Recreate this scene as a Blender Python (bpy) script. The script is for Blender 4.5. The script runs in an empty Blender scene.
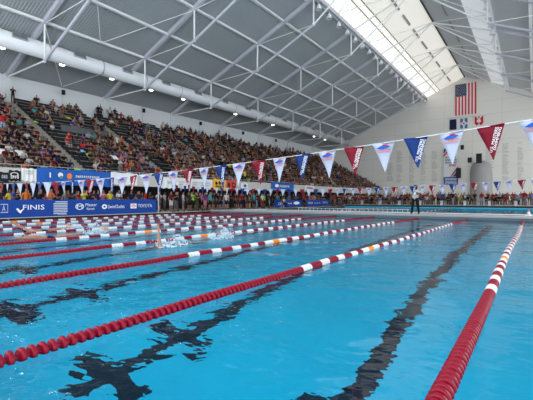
import bpy, bmesh, math, random
from mathutils import Vector, Matrix
random.seed(11)
PI = math.pi
scn = bpy.context.scene
col = scn.collection
CA, SA = 0.8202, 0.5721          # camera heading (34.9 deg toward the stands)
F = 384.0; CX = 266.5; HY = 199.0; EYE = 1.15

# ---------------------------------------------------------------- helpers
def T(px): return (px - CX) / F
def y_on_x(px, X):               # where a view column meets the plane x = X
    t = T(px); return -X * (CA + SA*t) / (SA - CA*t)
def on_far(px, py, Y):           # point of the end wall seen in a given direction
    t = T(px); D = Y / (CA + SA*t)
    return D*(-SA + CA*t), EYE + (HY - py)*D/F
def on_side(px, py, X):
    t = T(px); D = X/(-SA + CA*t)
    return D*(CA + SA*t), EYE + (HY - py)*D/F

class MB:
    def __init__(s): s.v = []; s.f = []; s.m = []
    def add(s, vs, fs, mi=0):
        b = len(s.v); s.v.extend([tuple(p) for p in vs])
        s.f.extend([tuple(b+i for i in f) for f in fs]); s.m.extend([mi]*len(fs)); return s
    def box(s, x0, x1, y0, y1, z0, z1, mi=0):
        vs = [(x0,y0,z0),(x1,y0,z0),(x1,y1,z0),(x0,y1,z0),(x0,y0,z1),(x1,y0,z1),(x1,y1,z1),(x0,y1,z1)]
        return s.add(vs, [(0,3,2,1),(4,5,6,7),(0,1,5,4),(1,2,6,5),(2,3,7,6),(3,0,4,7)], mi)
    def tube(s, a, b, r, n=8, mi=0, r2=None):
        a = Vector(a); b = Vector(b); d = (b-a).normalized(); r2 = r if r2 is None else r2
        u = d.orthogonal().normalized(); w = d.cross(u)
        vs = []
        for p, q in ((a, r), (b, r2)):
            for i in range(n):
                an = 2*PI*i/n; vs.append(p + q*(math.cos(an)*u + math.sin(an)*w))
        fs = [(i, (i+1)%n, n+(i+1)%n, n+i) for i in range(n)]
        fs += [tuple(reversed(range(n))), tuple(range(n, 2*n))]
        return s.add(vs, fs, mi)
    def beam(s, a, b, w, h, mi=0):   # rectangular bar, h measured downward-ish
        a = Vector(a); b = Vector(b); d = (b-a).normalized()
        side = d.cross(Vector((0,0,1)))
        side = side.normalized() if side.length > 1e-4 else Vector((1,0,0))
        up = side.cross(d).normalized()
        vs = []
        for p in (a, b):
            for i, j in ((-1,-1),(1,-1),(1,1),(-1,1)): vs.append(p + side*w/2*i + up*h/2*j)
        return s.add(vs, [(3,2,1,0),(4,5,6,7),(0,1,5,4),(1,2,6,5),(2,3,7,6),(3,0,4,7)], mi)
    def lathe(s, prof, n=16, axis='z', mi=0, off=(0,0,0), cap=True):
        vs = []
        for r, h in prof:
            for i in range(n):
                an = 2*PI*i/n; c, q = r*math.cos(an), r*math.sin(an)
                p = (c, q, h) if axis == 'z' else ((c, h, q) if axis == 'y' else (h, c, q))
                vs.append((p[0]+off[0], p[1]+off[1], p[2]+off[2]))
        fs = []
        for k in range(len(prof)-1):
            for i in range(n):
                f = (k*n+i, k*n+(i+1)%n, (k+1)*n+(i+1)%n, (k+1)*n+i)
                fs.append(f if axis != 'y' else tuple(reversed(f)))
        if cap: fs += [tuple(reversed(range(n))), tuple(range((len(prof)-1)*n, len(prof)*n))]
        return s.add(vs, fs, mi)
    def poly_prism(s, pts, d, mi=0): # pts list of 3d, extruded by vector d
        n = len(pts); d = Vector(d)
        vs = [Vector(p) for p in pts] + [Vector(p)+d for p in pts]
        return s.add(vs, [tuple(range(n)), tuple(reversed(range(n, 2*n)))] + [(i, n+i, n+(i+1)%n, (i+1)%n) for i in range(n)], mi)
    def mesh(s, name, mats, smooth=False):
        me = bpy.data.meshes.new(name); me.from_pydata(s.v, [], s.f)
        for m in (mats if isinstance(mats, (list, tuple)) else [mats]): me.materials.append(m)
        me.polygons.foreach_set('material_index', s.m)
        if smooth: me.polygons.foreach_set('use_smooth', [True]*len(s.f))
        me.update()
        bm = bmesh.new(); bm.from_mesh(me); bmesh.ops.recalc_face_normals(bm, faces=bm.faces); bm.to_mesh(me); bm.free()
        return me
    def build(s, name, mats, parent=None, smooth=False):
        return link(name, s.mesh(name, mats, smooth), parent)

def link(name, me, parent=None, loc=None, rot=None):
    o = bpy.data.objects.new(name, me); col.objects.link(o)
    if parent is not None: o.parent = parent
    if loc is not None: o.location = loc
    if rot is not None: o.rotation_euler = rot
    return o
def tag(o, label=None, cat=None, group=None, kind=None):
    if label: o['label'] = label
    if cat: o['category'] = cat
    if group: o['group'] = group
    if kind: o['kind'] = kind
    return o
def empty(name, loc=(0,0,0), rz=0):
    o = bpy.data.objects.new(name, None); col.objects.link(o); o.location = loc; o.rotation_euler = (0,0,rz)
    o.empty_display_size = .2
    return o
def copy_tree(o, parent=None):
    c = o.copy(); col.objects.link(c)
    if parent is not None: c.parent = parent
    for ch in list(o.children): copy_tree(ch, c)
    return c
ORD = 'first second third fourth fifth sixth seventh eighth ninth tenth eleventh twelfth thirteenth fourteenth fifteenth sixteenth seventeenth eighteenth nineteenth twentieth'.split()
def ordn(i):                      # 0-based
    i += 1
    if i <= 20: return ORD[i-1]
    tens = {2:'twenty',3:'thirty',4:'forty',5:'fifty',6:'sixty',7:'seventy'}; tenth = {2:'twentieth',3:'thirtieth',4:'fortieth',5:'fiftieth',6:'sixtieth',7:'seventieth'}
    return tenth[i//10] if i % 10 == 0 else tens[i//10] + '-' + ORD[i%10-1]

# ---------------------------------------------------------------- materials
def mat(name, c, rough=.6, metal=0, emis=None, es=0, noise=0, nscale=5, spec=None):
    m = bpy.data.materials.new(name); m.use_nodes = True
    nt = m.node_tree; b = nt.nodes['Principled BSDF']
    b.inputs['Base Color'].default_value = (*c, 1); b.inputs['Roughness'].default_value = rough; b.inputs['Metallic'].default_value = metal
    b.inputs['Specular IOR Level'].default_value = .14 if spec is None else spec
    if emis: b.inputs['Emission Color'].default_value = (*emis, 1); b.inputs['Emission Strength'].default_value = es
    if noise:
        tc = nt.nodes.new('ShaderNodeTexCoord'); n = nt.nodes.new('ShaderNodeTexNoise'); n.inputs['Scale'].default_value = nscale
        n.inputs['Detail'].default_value = 4
        mx = nt.nodes.new('ShaderNodeMix'); mx.data_type = 'RGBA'
        mx.inputs['A'].default_value = (*[max(0, k*(1-noise)) for k in c], 1); mx.inputs['B'].default_value = (*[min(1, k*(1+noise)) for k in c], 1)
        nt.links.new(tc.outputs['Object'], n.inputs['Vector']); nt.links.new(n.outputs['Fac'], mx.inputs['Factor']); nt.links.new(mx.outputs['Result'], b.inputs['Base Color'])
    return m
def wave_bump(m, axis, scale, strength, dist=.02):
    nt = m.node_tree; b = nt.nodes['Principled BSDF']
    tc = nt.nodes.new('ShaderNodeTexCoord'); w = nt.nodes.new('ShaderNodeTexWave'); w.bands_direction = axis
    w.inputs['Scale'].default_value = scale
    bp = nt.nodes.new('ShaderNodeBump'); bp.inputs['Strength'].default_value = strength; bp.inputs['Distance'].default_value = dist
    nt.links.new(tc.outputs['Object'], w.inputs['Vector']); nt.links.new(w.outputs['Fac'], bp.inputs['Height']); nt.links.new(bp.outputs['Normal'], b.inputs['Normal'])
M = {}
M['white_steel'] = mat('painted white steel', (.80,.80,.80), .45, spec=.3)
M['rafter'] = mat('painted rafter steel', (.50,.50,.55), .5, noise=.06)
M['deck_roof'] = mat('grey corrugated roof decking', (.35,.375,.38), .7, noise=.08, nscale=.4)
wave_bump(M['deck_roof'], 'Y', 1.3, .6, .05)
M['cream'] = mat('sunlit translucent roof panel', (.75,.72,.66), .7, emis=(1,.95,.84), es=.36, noise=.04, nscale=.3)  # sunlight through the panels put in as cream colour and glow
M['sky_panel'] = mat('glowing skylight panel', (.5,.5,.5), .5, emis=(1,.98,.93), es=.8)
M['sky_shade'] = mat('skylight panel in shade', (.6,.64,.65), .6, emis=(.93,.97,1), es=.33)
M['shaded_panel'] = mat('shaded grey roof panel', (.48,.50,.50), .7, emis=(.9,.95,1), es=.05, noise=.05, nscale=.3)  # shade of the far slope put in as grey, plus faint added glow
M['joint'] = mat('dark joint', (.10,.10,.10), .7)
M['joint_line'] = mat('brown joint line', (.40,.34,.24), .7)
M['duct'] = mat('white duct', (.74,.75,.76), .4, spec=.4)
M['duct_band'] = mat('duct seam', (.50,.52,.54), .4, .3)
M['grille'] = mat('grey grille', (.16,.17,.18), .5)
M['lamp_glow'] = mat('lit lamp', (1,1,1), .3, emis=(1,.97,.88), es=12)
M['lamp_off'] = mat('unlit lamp lens', (.5,.5,.48), .3)
M['bell'] = mat('white bell reflector', (.78,.78,.80), .3)
M['black'] = mat('black plastic', (.012,.012,.013), .45)
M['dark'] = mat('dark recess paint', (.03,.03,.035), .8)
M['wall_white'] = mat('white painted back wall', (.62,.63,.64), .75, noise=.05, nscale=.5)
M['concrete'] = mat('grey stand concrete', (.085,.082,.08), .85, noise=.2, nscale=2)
M['stair'] = mat('tan stair concrete', (.27,.245,.21), .85, noise=.15, nscale=3)
M['fascia'] = mat('beige fascia', (.50,.47,.43), .7, noise=.06, nscale=1)
M['tile_deck'] = mat('beige deck tile', (.42,.41,.39), .45, noise=.12, nscale=2)
M['bulkhead'] = mat('pale bulkhead fibreglass', (.30,.31,.315), .35, noise=.1, nscale=1.5)
M['bench'] = mat('dark bench plank', (.035,.036,.037), .5)
M['bench_edge'] = mat('grey bench edge', (.19,.19,.185), .45)
M['bench_back'] = mat('black bench back', (.016,.016,.018), .5)
M['blue'] = mat('royal blue banner vinyl', (.006,.045,.25), .4)
M['blue2'] = mat('bright blue banner vinyl', (.010,.095,.38), .4)
M['navy'] = mat('navy flag cloth', (.012,.02,.06), .7)
M['pen_blue'] = mat('blue pennant nylon', (.004,.024,.12), .55)
M['pen_red'] = mat('red pennant nylon', (.14,.003,.014), .55)
M['pen_white'] = mat('white pennant nylon', (.33,.36,.44), .55)
M['ink_white'] = mat('white print', (.80,.80,.80), .6)
M['ink_pale'] = mat('pale print', (.50,.52,.60), .6)
M['ink_red'] = mat('red print', (.55,.02,.03), .6)
M['ink_blue'] = mat('blue print', (.02,.08,.36), .6)
M['ink_black'] = mat('black print', (.02,.02,.02), .6)
M['ink_grey'] = mat('grey lettering', (.47,.455,.43), .6)
M['ink_orange'] = mat('orange print', (.8,.2,.05), .6)
M['ink_green'] = mat('green print', (.1,.5,.3), .6)
M['flag_red'] = mat('flag red cloth', (.62,.02,.05), .7)
M['flag_white'] = mat('flag white cloth', (.74,.72,.70), .7)
M['float_red'] = mat('red float plastic', (.20,.001,.015), .33, spec=.2)
M['float_white'] = mat('white float plastic', (.62,.62,.62), .28, spec=.4)
M['float_orange'] = mat('orange float plastic', (.75,.22,.02), .28)
M['cable'] = mat('steel cable', (.35,.35,.35), .4, .6)
M['pole'] = mat('grey pole', (.45,.45,.46), .4, .4)
M['white_sheet'] = mat('white sheet', (.72,.72,.72), .7)
M['red_cloth'] = mat('red cloth', (.5,.02,.03), .8)
M['lime_cloth'] = mat('lime cloth', (.35,.65,.06), .8)
M['sky_cloth'] = mat('sky blue cloth', (.25,.5,.7), .8)
M['yellow_cloth'] = mat('yellow cloth', (.85,.7,.05), .8)
M['yellow_sign'] = mat('yellow orange vinyl', (.8,.42,.03), .5)
M['red_sign'] = mat('red vinyl', (.62,.06,.04), .5)
M['foam'] = mat('white water foam', (.55,.66,.72), .5)
M['pool_wall'] = mat('pool wall tile', (.05,.42,.62), .5)
M['line_black'] = mat('dark navy lane tile', (.003,.018,.04), .6)
M['shell'] = mat('grey screen', (.38,.37,.355), .6)

# pool floor: small pale blue tile
m = mat('pale blue pool tile', (.02,.50,.76), .5)
nt = m.node_tree; b = nt.nodes['Principled BSDF']
tc = nt.nodes.new('ShaderNodeTexCoord'); n1 = nt.nodes.new('ShaderNodeTexNoise'); n1.inputs['Scale'].default_value = 1.2; n1.inputs['Detail'].default_value = 5
mx = nt.nodes.new('ShaderNodeMix'); mx.data_type = 'RGBA'
mx.inputs['A'].default_value = (.003,.50,.76,1); mx.inputs['B'].default_value = (.006,.60,.86,1)
nt.links.new(tc.outputs['Object'], n1.inputs['Vector']); nt.links.new(n1.outputs['Fac'], mx.inputs['Factor']); nt.links.new(mx.outputs['Result'], b.inputs['Base Color'])
M['pool_floor'] = m

# end wall: beige block with faint joints
m = mat('beige end wall block', (.60,.57,.53), .8)
nt = m.node_tree; b = nt.nodes['Principled BSDF']
tc = nt.nodes.new('ShaderNodeTexCoord'); mp = nt.nodes.new('ShaderNodeMapping'); mp.inputs['Rotation'].default_value = (PI/2,0,0)
br = nt.nodes.new('ShaderNodeTexBrick'); br.offset = 0
br.inputs['Color1'].default_value = (.80,.765,.71,1); br.inputs['Color2'].default_value = (.775,.74,.685,1); br.inputs['Mortar'].default_value = (.66,.63,.58,1)
br.inputs['Scale'].default_value = 1; br.inputs['Mortar Size'].default_value = .035; br.inputs['Brick Width'].default_value = 5.2; br.inputs['Row Height'].default_value = 2.6
nt.links.new(tc.outputs['Object'], mp.inputs['Vector']); nt.links.new(mp.outputs['Vector'], br.inputs['Vector']); nt.links.new(br.outputs['Color'], b.inputs['Base Color'])
M['end_wall'] = m

# water: clear refracting surface with small ripples
m = bpy.data.materials.new('rippled pool water'); m.use_nodes = True
nt = m.node_tree; nt.nodes.clear()
out = nt.nodes.new('ShaderNodeOutputMaterial'); tc = nt.nodes.new('ShaderNodeTexCoord')
rf = nt.nodes.new('ShaderNodeBsdfRefraction'); rf.inputs['IOR'].default_value = 1.33; rf.inputs['Roughness'].default_value = .0
rf.inputs['Color'].default_value = (.70,.97,1,1)
gl = nt.nodes.new('ShaderNodeBsdfGlossy'); gl.inputs['Roughness'].default_value = .04
fr = nt.nodes.new('ShaderNodeFresnel'); fr.inputs['IOR'].default_value = 1.33
ms = nt.nodes.new('ShaderNodeMixShader')
na = nt.nodes.new('ShaderNodeTexNoise'); na.inputs['Scale'].default_value = 2.6; na.inputs['Detail'].default_value = 2.6; na.inputs['Roughness'].default_value = .55
mpn = nt.nodes.new('ShaderNodeMapping'); mpn.inputs['Scale'].default_value = (1,1.5,1); mpn.inputs['Rotation'].default_value = (0,0,.5)
nb = nt.nodes.new('ShaderNodeTexNoise'); nb.inputs['Scale'].default_value = .8; nb.inputs['Detail'].default_value = 2
ad = nt.nodes.new('ShaderNodeMath'); ad.operation = 'MULTIPLY_ADD'; ad.inputs[1].default_value = 3.2
bp = nt.nodes.new('ShaderNodeBump'); bp.inputs['Strength'].default_value = 1; bp.inputs['Distance'].default_value = .019
L = nt.links.new
L(tc.outputs['Object'], mpn.inputs['Vector']); L(mpn.outputs['Vector'], na.inputs['Vector']); L(tc.outputs['Object'], nb.inputs['Vector'])
L(nb.outputs['Fac'], ad.inputs[0]); L(na.outputs['Fac'], ad.inputs[2]); L(ad.outputs[0], bp.inputs['Height'])
for n in (rf, gl, fr): L(bp.outputs['Normal'], n.inputs['Normal'])
mu = nt.nodes.new('ShaderNodeMath'); mu.operation = 'MULTIPLY'; mu.inputs[1].default_value = .9; L(fr.outputs[0], mu.inputs[0]); L(mu.outputs[0], ms.inputs[0]); L(rf.outputs[0], ms.inputs[1]); L(gl.outputs[0], ms.inputs[2]); L(ms.outputs[0], out.inputs[0])
M['water'] = m

# ---------------------------------------------------------------- text
_tc = {}
def text_geo(s):
    if s not in _tc:
        cu = bpy.data.curves.new('lettering', 'FONT'); cu.body = s; cu.resolution_u = 2
        o = bpy.data.objects.new('lettering', cu); col.objects.link(o)
        dg = bpy.context.evaluated_depsgraph_get(); me = bpy.data.meshes.new_from_object(o.evaluated_get(dg))
        vs = [tuple(v.co) for v in me.vertices]; fs = [tuple(p.vertices) for p in me.polygons]
        x0, x1 = min(v[0] for v in vs), max(v[0] for v in vs); y0, y1 = min(v[1] for v in vs), max(v[1] for v in vs)
        vs = [((v[0]-x0)/(x1-x0), (v[1]-y0)/(y1-y0)) for v in vs]
        bpy.data.objects.remove(o); bpy.data.meshes.remove(me)
        _tc[s] = (vs, fs)
    return _tc[s]
def text_to(mb, s, fn, u0, u1, v0, v1, mi=0):
    vs, fs = text_geo(s)
    mb.add([fn(u0+(u1-u0)*a, v0+(v1-v0)*b) for a, b in vs], fs, mi)
def marks_to(mb, n, fn, u0, u1, v0, v1, mi=0):   # a word too small to read: n little strokes
    rng = random.Random(n*7+int(u0*3)); du = (u1-u0)/n
    for i in range(n):
        a, b_ = u0+du*(i+.12), u0+du*(i+.88); k = rng.choice((0,1,2)); h = v1-v0; w_ = (b_-a)*.35
        mb.add([fn(a,v0), fn(a+w_,v0), fn(a+w_,v1), fn(a,v1)], [(0,1,2,3)], mi)
        if k != 1: mb.add([fn(a,v1-h*.25), fn(b_,v1-h*.25), fn(b_,v1), fn(a,v1)], [(0,1,2,3)], mi)
        if k != 0: mb.add([fn(b_-w_,v0), fn(b_,v0), fn(b_,v1), fn(b_-w_,v1)], [(0,1,2,3)], mi)
        if k != 2: mb.add([fn(a,v0+h*.35), fn(b_,v0+h*.35), fn(b_,v0+h*.6), fn(a,v0+h*.6)], [(0,1,2,3)], mi)
def disc_to(mb, fn, u, v, ru, rv, n=20, mi=0, inner=0):
    if inner:
        vs = [fn(u+k*ru*math.cos(2*PI*i/n), v+k*rv*math.sin(2*PI*i/n)) for k in (1, inner) for i in range(n)]
        mb.add(vs, [(i, (i+1)%n, n+(i+1)%n, n+i) for i in range(n)], mi)
    else:
        mb.add([fn(u+ru*math.cos(2*PI*i/n), v+rv*math.sin(2*PI*i/n)) for i in range(n)], [tuple(range(n))], mi)
def rect_to(mb, fn, u0, u1, v0, v1, mi=0):
    mb.add([fn(u0,v0), fn(u1,v0), fn(u1,v1), fn(u0,v1)], [(0,1,2,3)], mi)

# ---------------------------------------------------------------- setting: pool, deck
PX0, PX1, PY0, PY1 = -22.3, 5.7, .55, 51.5
DEP = -2.6
def struct(o, label=None): 
    o['kind'] = 'structure'
    if label: o['label'] = label
    return o
struct(MB().box(PX0-.3, PX1+.3, PY0-.3, PY1+.3, DEP-.2, DEP).build('floor_pool', M['pool_floor']), 'pale blue tiled pool bottom')
struct(MB().box(PX0-.3, PX0, PY0-.3, PY1+.3, DEP, -.03).build('wall_pool_side', M['pool_wall']))
struct(MB().box(PX1, PX1+.3, PY0-.3, PY1+.3, DEP, .15).build('wall_pool_right', M['pool_wall']))
struct(MB().box(PX0, PX1, PY0-.3, PY0, DEP, .10).build('wall_pool_near', M['pool_wall']))
struct(MB().box(PX0, PX1, PY1, PY1+.3, DEP, .13).build('wall_pool_far', M['pool_wall']))
struct(MB().box(PX0-.3, PX0, PY0-.3, PY1+.3, -.03, .13).build('trim_gutter_side', M['black']), 'gutter strip along the side of the pool, black for the gutter shade')  # black stands in for the shade inside the gutter
struct(MB().box(PX0, PX1, PY1, PY1+.3, .13, .34).build('trim_gutter_far', M['dark']), 'dark gutter strip at the far end of the pool')
# deck
struct(MB().box(-42, PX0-.3, -4, 90, -.2, .12).build('floor_side_deck', M['tile_deck']), 'beige tiled deck beside the pool')
struct(MB().box(PX0-.36, PX0-.04, PY0-.3, PY1+.3, .12, .16).build('trim_side_coping', M['tile_deck']), 'pale coping along the pool side')
struct(MB().box(PX0-.3, 20, PY1+.3, 90, -.2, .38).build('floor_far_deck', M['tile_deck']), 'pale raised deck at the far end')
struct(MB().box(PX0-.3, 20, -6, PY0-.3, -.2, .10).build('floor_near_deck', M['tile_deck']))
struct(MB().box(PX1+.3, 20, PY0-.3, PY1+.3, -.2, .15).build('floor_right_deck', M['tile_deck']))
# water
w = MB(); w.add([(PX0,PY0,0),(PX1,PY0,0),(PX1,PY1,0),(PX0,PY1,0)], [(0,1,2,3)])
w = w.build('pool_water', M['water']); w['label'] = 'clear blue rippling pool water'; w['kind'] = 'structure'

# bottom lane lines with their crosses: one tile marking per lane
ROPE_X = [-.45 - 2.6*i for i in range(9)]      # nine ropes, out from the camera
ROPE_X[-1] = -21.2
centres = [-.45 + 1.3] + [-.45 - 2.6*i - 1.3 for i in range(8)]
for i, x in enumerate(centres):
    mb = MB(); z0, z1 = DEP, DEP+.006
    mb.box(x-.14, x+.14, 2.3, 21.7, z0, z1)
    for yy in (2.8, 3.95, 21.0, 19.9):
        mb.box(x-.55, x-.14, yy-.15, yy+.15, z0, z1); mb.box(x+.14, x+.55, yy-.15, yy+.15, z0, z1)
    mb.box(x-.14, x+.14, 28.5, 49.5, z0, z1)
    o = mb.build('lane_line', M['line_black'])
    tag(o, 'dark lane line on the pool bottom, lane beside the camera deck' if i == 0 else f'dark tiled lane line with crosses under the {ordn(i-1)} lane out', 'lane line', 'dark lane lines on the pool bottom')

# bulkhead across the pool
BY0, BY1 = 23.7, 27.0
bh = empty('bulkhead', ((PX0+PX1)/2, BY0, 0)); tag(bh, 'pale walkway bulkhead spanning the pool with dark lower face', 'bulkhead')
cx = (PX0+PX1)/2
def sub(mb, name, m_, par, smooth=False):     # world-coordinate mesh under a parent at par.location
    lx, ly, lz = par.location; c, s = math.cos(-par.rotation_euler.z), math.sin(-par.rotation_euler.z)
    mb.v = [((x-lx)*c-(y-ly)*s, (x-lx)*s+(y-ly)*c, z-lz) for x, y, z in mb.v]
    return mb.build(name, m_, par, smooth)
sub(MB().box(PX0+.01, PX1-.01, BY0, BY1, .14, .22), 'walkway', M['bulkhead'], bh)
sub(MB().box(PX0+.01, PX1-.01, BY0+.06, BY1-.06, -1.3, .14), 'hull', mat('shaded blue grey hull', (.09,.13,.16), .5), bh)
sub(MB().box(PX0+.01, PX1-.01, BY0-.02, BY0+.12, .22, .245), 'front_lip', M['fascia'], bh)
sub(MB().box(PX0+.01, PX1-.01, BY1-.12, BY1+.02, .22, .25), 'rear_lip', M['white_steel'], bh)
mb = MB()
for k in range(28): mb.box(PX0+.4+k, PX0+.9+k, BY0+1.2, BY0+1.5, .22, .224)
sub(mb, 'drain_grating', M['duct_band'], bh)
# low white railing on its far edge
rl = empty('low_railing', (-11.5, BY1-.3, .22)); tag(rl, 'low white railing of short posts on the far edge of the bulkhead', 'railing')
for k in range(26): sub(MB().tube((-15.5+k*.34, BY1-.3, .22), (-15.5+k*.34, BY1-.3, .44), .014, 6), 'post', M['white_steel'], rl)
sub(MB().tube((-15.6, BY1-.3, .44), (-6.9, BY1-.3, .44), .012, 6), 'top_rail', M['white_steel'], rl)
# cone
t = empty('traffic_cone', (-.25, 25.6, .22)); tag(t, 'small white cone with an orange tip standing on the bulkhead', 'cone')
sub(MB().box(-.40,-.10,25.45,25.75,.22,.25), 'base', M['white_steel'], t)
sub(MB().lathe([(.11,.25),(.05,.46)], 14, off=(-.25,25.6,0)), 'body', M['float_white'], t, True)
sub(MB().lathe([(.05,.46),(.02,.57)], 14, off=(-.25,25.6,0)), 'tip', M['ink_orange'], t, True)

# ---------------------------------------------------------------- lane ropes
def float_mesh(m_, n):
    mb = MB(); mb.lathe([(.028,-.037),(.028,-.022),(.052,-.022),(.061,-.017),(.065,-.010),(.065,.008),(.061,.015),(.052,.019),(.028,.019),(.028,.037)], n, axis='y')
    return mb.mesh('float', m_, False)
HI = {k: float_mesh(M['float_'+k], 26) for k in ('red','white','orange')}
def rope_col(y):
    if y < 5.35 or y > 18.9: return 'red'
    if 8.31 < y < 8.64: return 'orange'
    return 'white' if int((y-5.35)/.33) % 2 == 0 else 'red'
def vis_y0(X): return max(PY0+.05, -X*.423/1.141 - .1)     # first point of a rope in view
MI = {'red':0,'white':1,'orange':2}
for i, X in enumerate(ROPE_X + [2.15, 4.75]):
    r = empty('lane_rope', (X, PY0, .012))
    if i < 9:
        lab = ['red and white lane rope running straight out beside the camera, largest floats',
               'second lane rope out, red floats crossing the whole lower frame then red white bands'][i] if i < 2 else \
              (f'{ordn(i)} red and white lane rope out from the camera' if i < 8 else 'last lane rope out, along the dark gutter under the sponsor banner')
    else: lab = f'{ordn(i-9)} lane rope beyond the frame edge on the far side of the camera'
    tag(r, lab, 'lane rope', 'lane ropes')
    sub(MB().tube((X, PY0, .012), (X, BY0, .012), .009, 6), 'cable', M['cable'], r)
    y = PY0 + .12; p = .074; n_in = 0; rest = MB()
    rng = random.Random(i)
    while y < BY0 - .05:
        c = rope_col(y); dz = .006*math.sin(y*2.1+i) ; dx = .02*math.sin(y*.5+i*1.7)*min(1,y/6)
        if i < 6 and y > vis_y0(X) and n_in < 100:
            link('float', HI[c], r, (dx, y-PY0, dz), (rng.uniform(-.1,.1), rng.uniform(0,1), rng.uniform(-.1,.1))); n_in += 1
        else:
            sg = 12 if i < 4 else 8
            rest.lathe([(.046,y-PY0-.034),(.062,y-PY0-.006),(.062,y-PY0+.006),(.046,y-PY0+.034)], sg, axis='y', mi=MI[c], off=(dx,0,dz))
        y += p
    o = rest.build('float_string', [M['float_red'],M['float_white'],M['float_orange']], r, True)
    o['kind'] = 'stuff'
# far-course ropes beyond the bulkhead
for i, X in list(enumerate(ROPE_X[:8]))[::3]:
    mb = MB(); y = BY1+.1
    while y < PY1-.05:
        rr = .03
        mb.tube((X,y,.012),(X,min(y+.6,PY1),.012), rr, 6, mi=0 if int(y/.6)%3 else 1); y += .6
    o = mb.build('far_lane_rope', [M['float_red'],M['float_white']], None, True)
    tag(o, f'{ordn(i)} lane rope out, in the water beyond the bulkhead', 'lane rope', 'lane ropes beyond the bulkhead')

# ---------------------------------------------------------------- pennant lines
def pennant_line(name, Y, hz, label, x_from, x_to, lift, pole_x, det_lim, sway):
    r = empty(name, (x_from, Y, 0)); tag(r, label, 'pennant line', 'strings of triangular pennants over the lanes')
    def h(x): return hz(x)
    cab = MB(); xs = [x_from + (x_to-x_from)*k/60 for k in range(61)]
    for a, b_ in zip(xs, xs[1:]): cab.tube((a,Y,h(a)),(b_,Y,h(b_)), .0045, 5)
    sub(cab, 'cord', M['white_sheet'], r)
    step = .445; k = 0; seq = [('pen_white',), ('pen_red',), ('pen_white',), ('pen_blue',)]
    x = -.005
    k = 1
    xs = []
    i = 0
    while x - i*step > x_to: xs.append((x - i*step, i)); i += 1
    i = 1
    while x + i*step < x_from: xs.append((x + i*step, -i)); i += 1
    rng = random.Random(3 + int(Y))
    for px_, j in xs:
        kind = ['pen_white','pen_red','pen_white','pen_blue'][j % 4]
        z = h(px_); slope = (h(px_+.1)-h(px_-.1))/.2
        wv = rng.uniform(-.25,.35) if sway else rng.uniform(-.2,.2)
        tl = rng.uniform(-.12,.12)
        key = kind
        p = link('pennant', PEN[key], r, (px_-x_from, 0, z), (tl, -math.atan(slope), wv))
        if px_ > det_lim:
            for nm, me in PRINT[key]: link(nm, me, p)
    return r
def tri_mesh(m_):
    mb = MB(); n = 6; w_, hgt = .155, .42
    vs = []; fs = []
    for sgn in (-1, 1):
        for a in range(n+1):
            f = a/n
            for b_ in range(5):
                u = (b_/4-.5)*2*w_*(1-f*.97)
                vs.append((u, .012*math.sin(u*16+f*4) + sgn*.0015, -f*hgt))
    N = (n+1)*5
    for a in range(n):
        for b_ in range(4):
            q = a*5+b_; fs.append((q, q+1, q+6, q+5)); fs.append((N+q, N+q+5, N+q+6, N+q+1))
    for a in range(n):
        q = a*5; fs.append((q, q+5, N+q+5, N+q)); q = a*5+4; fs.append((q, N+q, N+q+5, q+5))
    fs.append(tuple([0,1,2,3,4]) + tuple([N+4,N+3,N+2,N+1,N]))
    mb.add(vs, fs); mb.box(-w_, w_, -.004, .004, -.012, .006)
    return mb.mesh('pennant', m_, True)
PEN = {k: tri_mesh(M[k]) for k in ('pen_white','pen_red','pen_blue')}
# writing: local plane x / z, facing the camera side (-y)
def lying(a0, b0, ang):
    ca, sa = math.cos(ang), math.sin(ang)
    return lambda u, v: (a0 + u*ca - v*sa, -.018, b0 + u*sa + v*ca)
def words_print(m_):
    mb = MB(); f = lying(-.005, -.33, math.radians(72))
    text_to(mb, 'U.S. MASTERS', f, 0, .31, .0, .033)
    f2 = lying(.040, -.31, math.radians(72)); text_to(mb, 'SWIMMING', f2, 0, .28, .0, .033)
    return mb.mesh('lettering', m_)
def logo_print():
    mb = MB(); f = lambda u, v: (u, -.018, v)
    mb.add([f(-.10,-.075),f(-.05,-.05),f(0,-.035),f(.06,-.045),f(.10,-.06),f(.06,-.075),f(.02,-.085),f(-.05,-.09)], [tuple(range(8))], 0)
    mb.add([f(-.02,-.03),f(.03,-.022),f(.07,-.04),f(.01,-.05)], [(0,1,2,3)], 1)
    return mb.mesh('logo', [M['ink_blue'], M['ink_red']])
def logo_words():
    mb = MB(); f = lambda u, v: (u, -.018, v)
    text_to(mb, 'U.S. MASTERS', f, -.105, .105, -.118, -.096); text_to(mb, 'SWIMMING', f, -.085, .085, -.145, -.123)
    return mb.mesh('lettering', M['ink_red'])
wr = words_print(M['ink_white']); lg = logo_print(); lw = logo_words()
PRINT = {'pen_red': [('lettering', wr)], 'pen_blue': [('lettering', wr)], 'pen_white': [('logo', lg), ('lettering', lw)]}
hz1 = lambda x: EYE + .48 + .46*((x+11.5)/11.5)**2
hz2 = lambda x: EYE + .56 + .40*((x+9.5)/11.5)**2
pennant_line('pennant_line', 5.5, hz1, 'string of large red white and blue pennants crossing in front of the stands', 3.0, -22.6, 0, 0, -11, True)
pennant_line('pennant_line', 19.6, hz2, 'string of small pennants just in front of the bulkhead', 3.0, -22.7, 0, 0, -9, False)
p = empty('pennant_pole', (-22.85, 18.75, .12)); tag(p, 'thin grey upright pole at the end of the sponsor banner', 'pole')
sub(MB().tube((-22.85,18.75,.12),(-22.85,18.75,3.05),.035,8), 'pole', M['pole'], p); sub(MB().lathe([(.14,.12),(.14,.16),(.05,.19)],12,off=(-22.85,18.75,0)), 'base', M['pole'], p)

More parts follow.
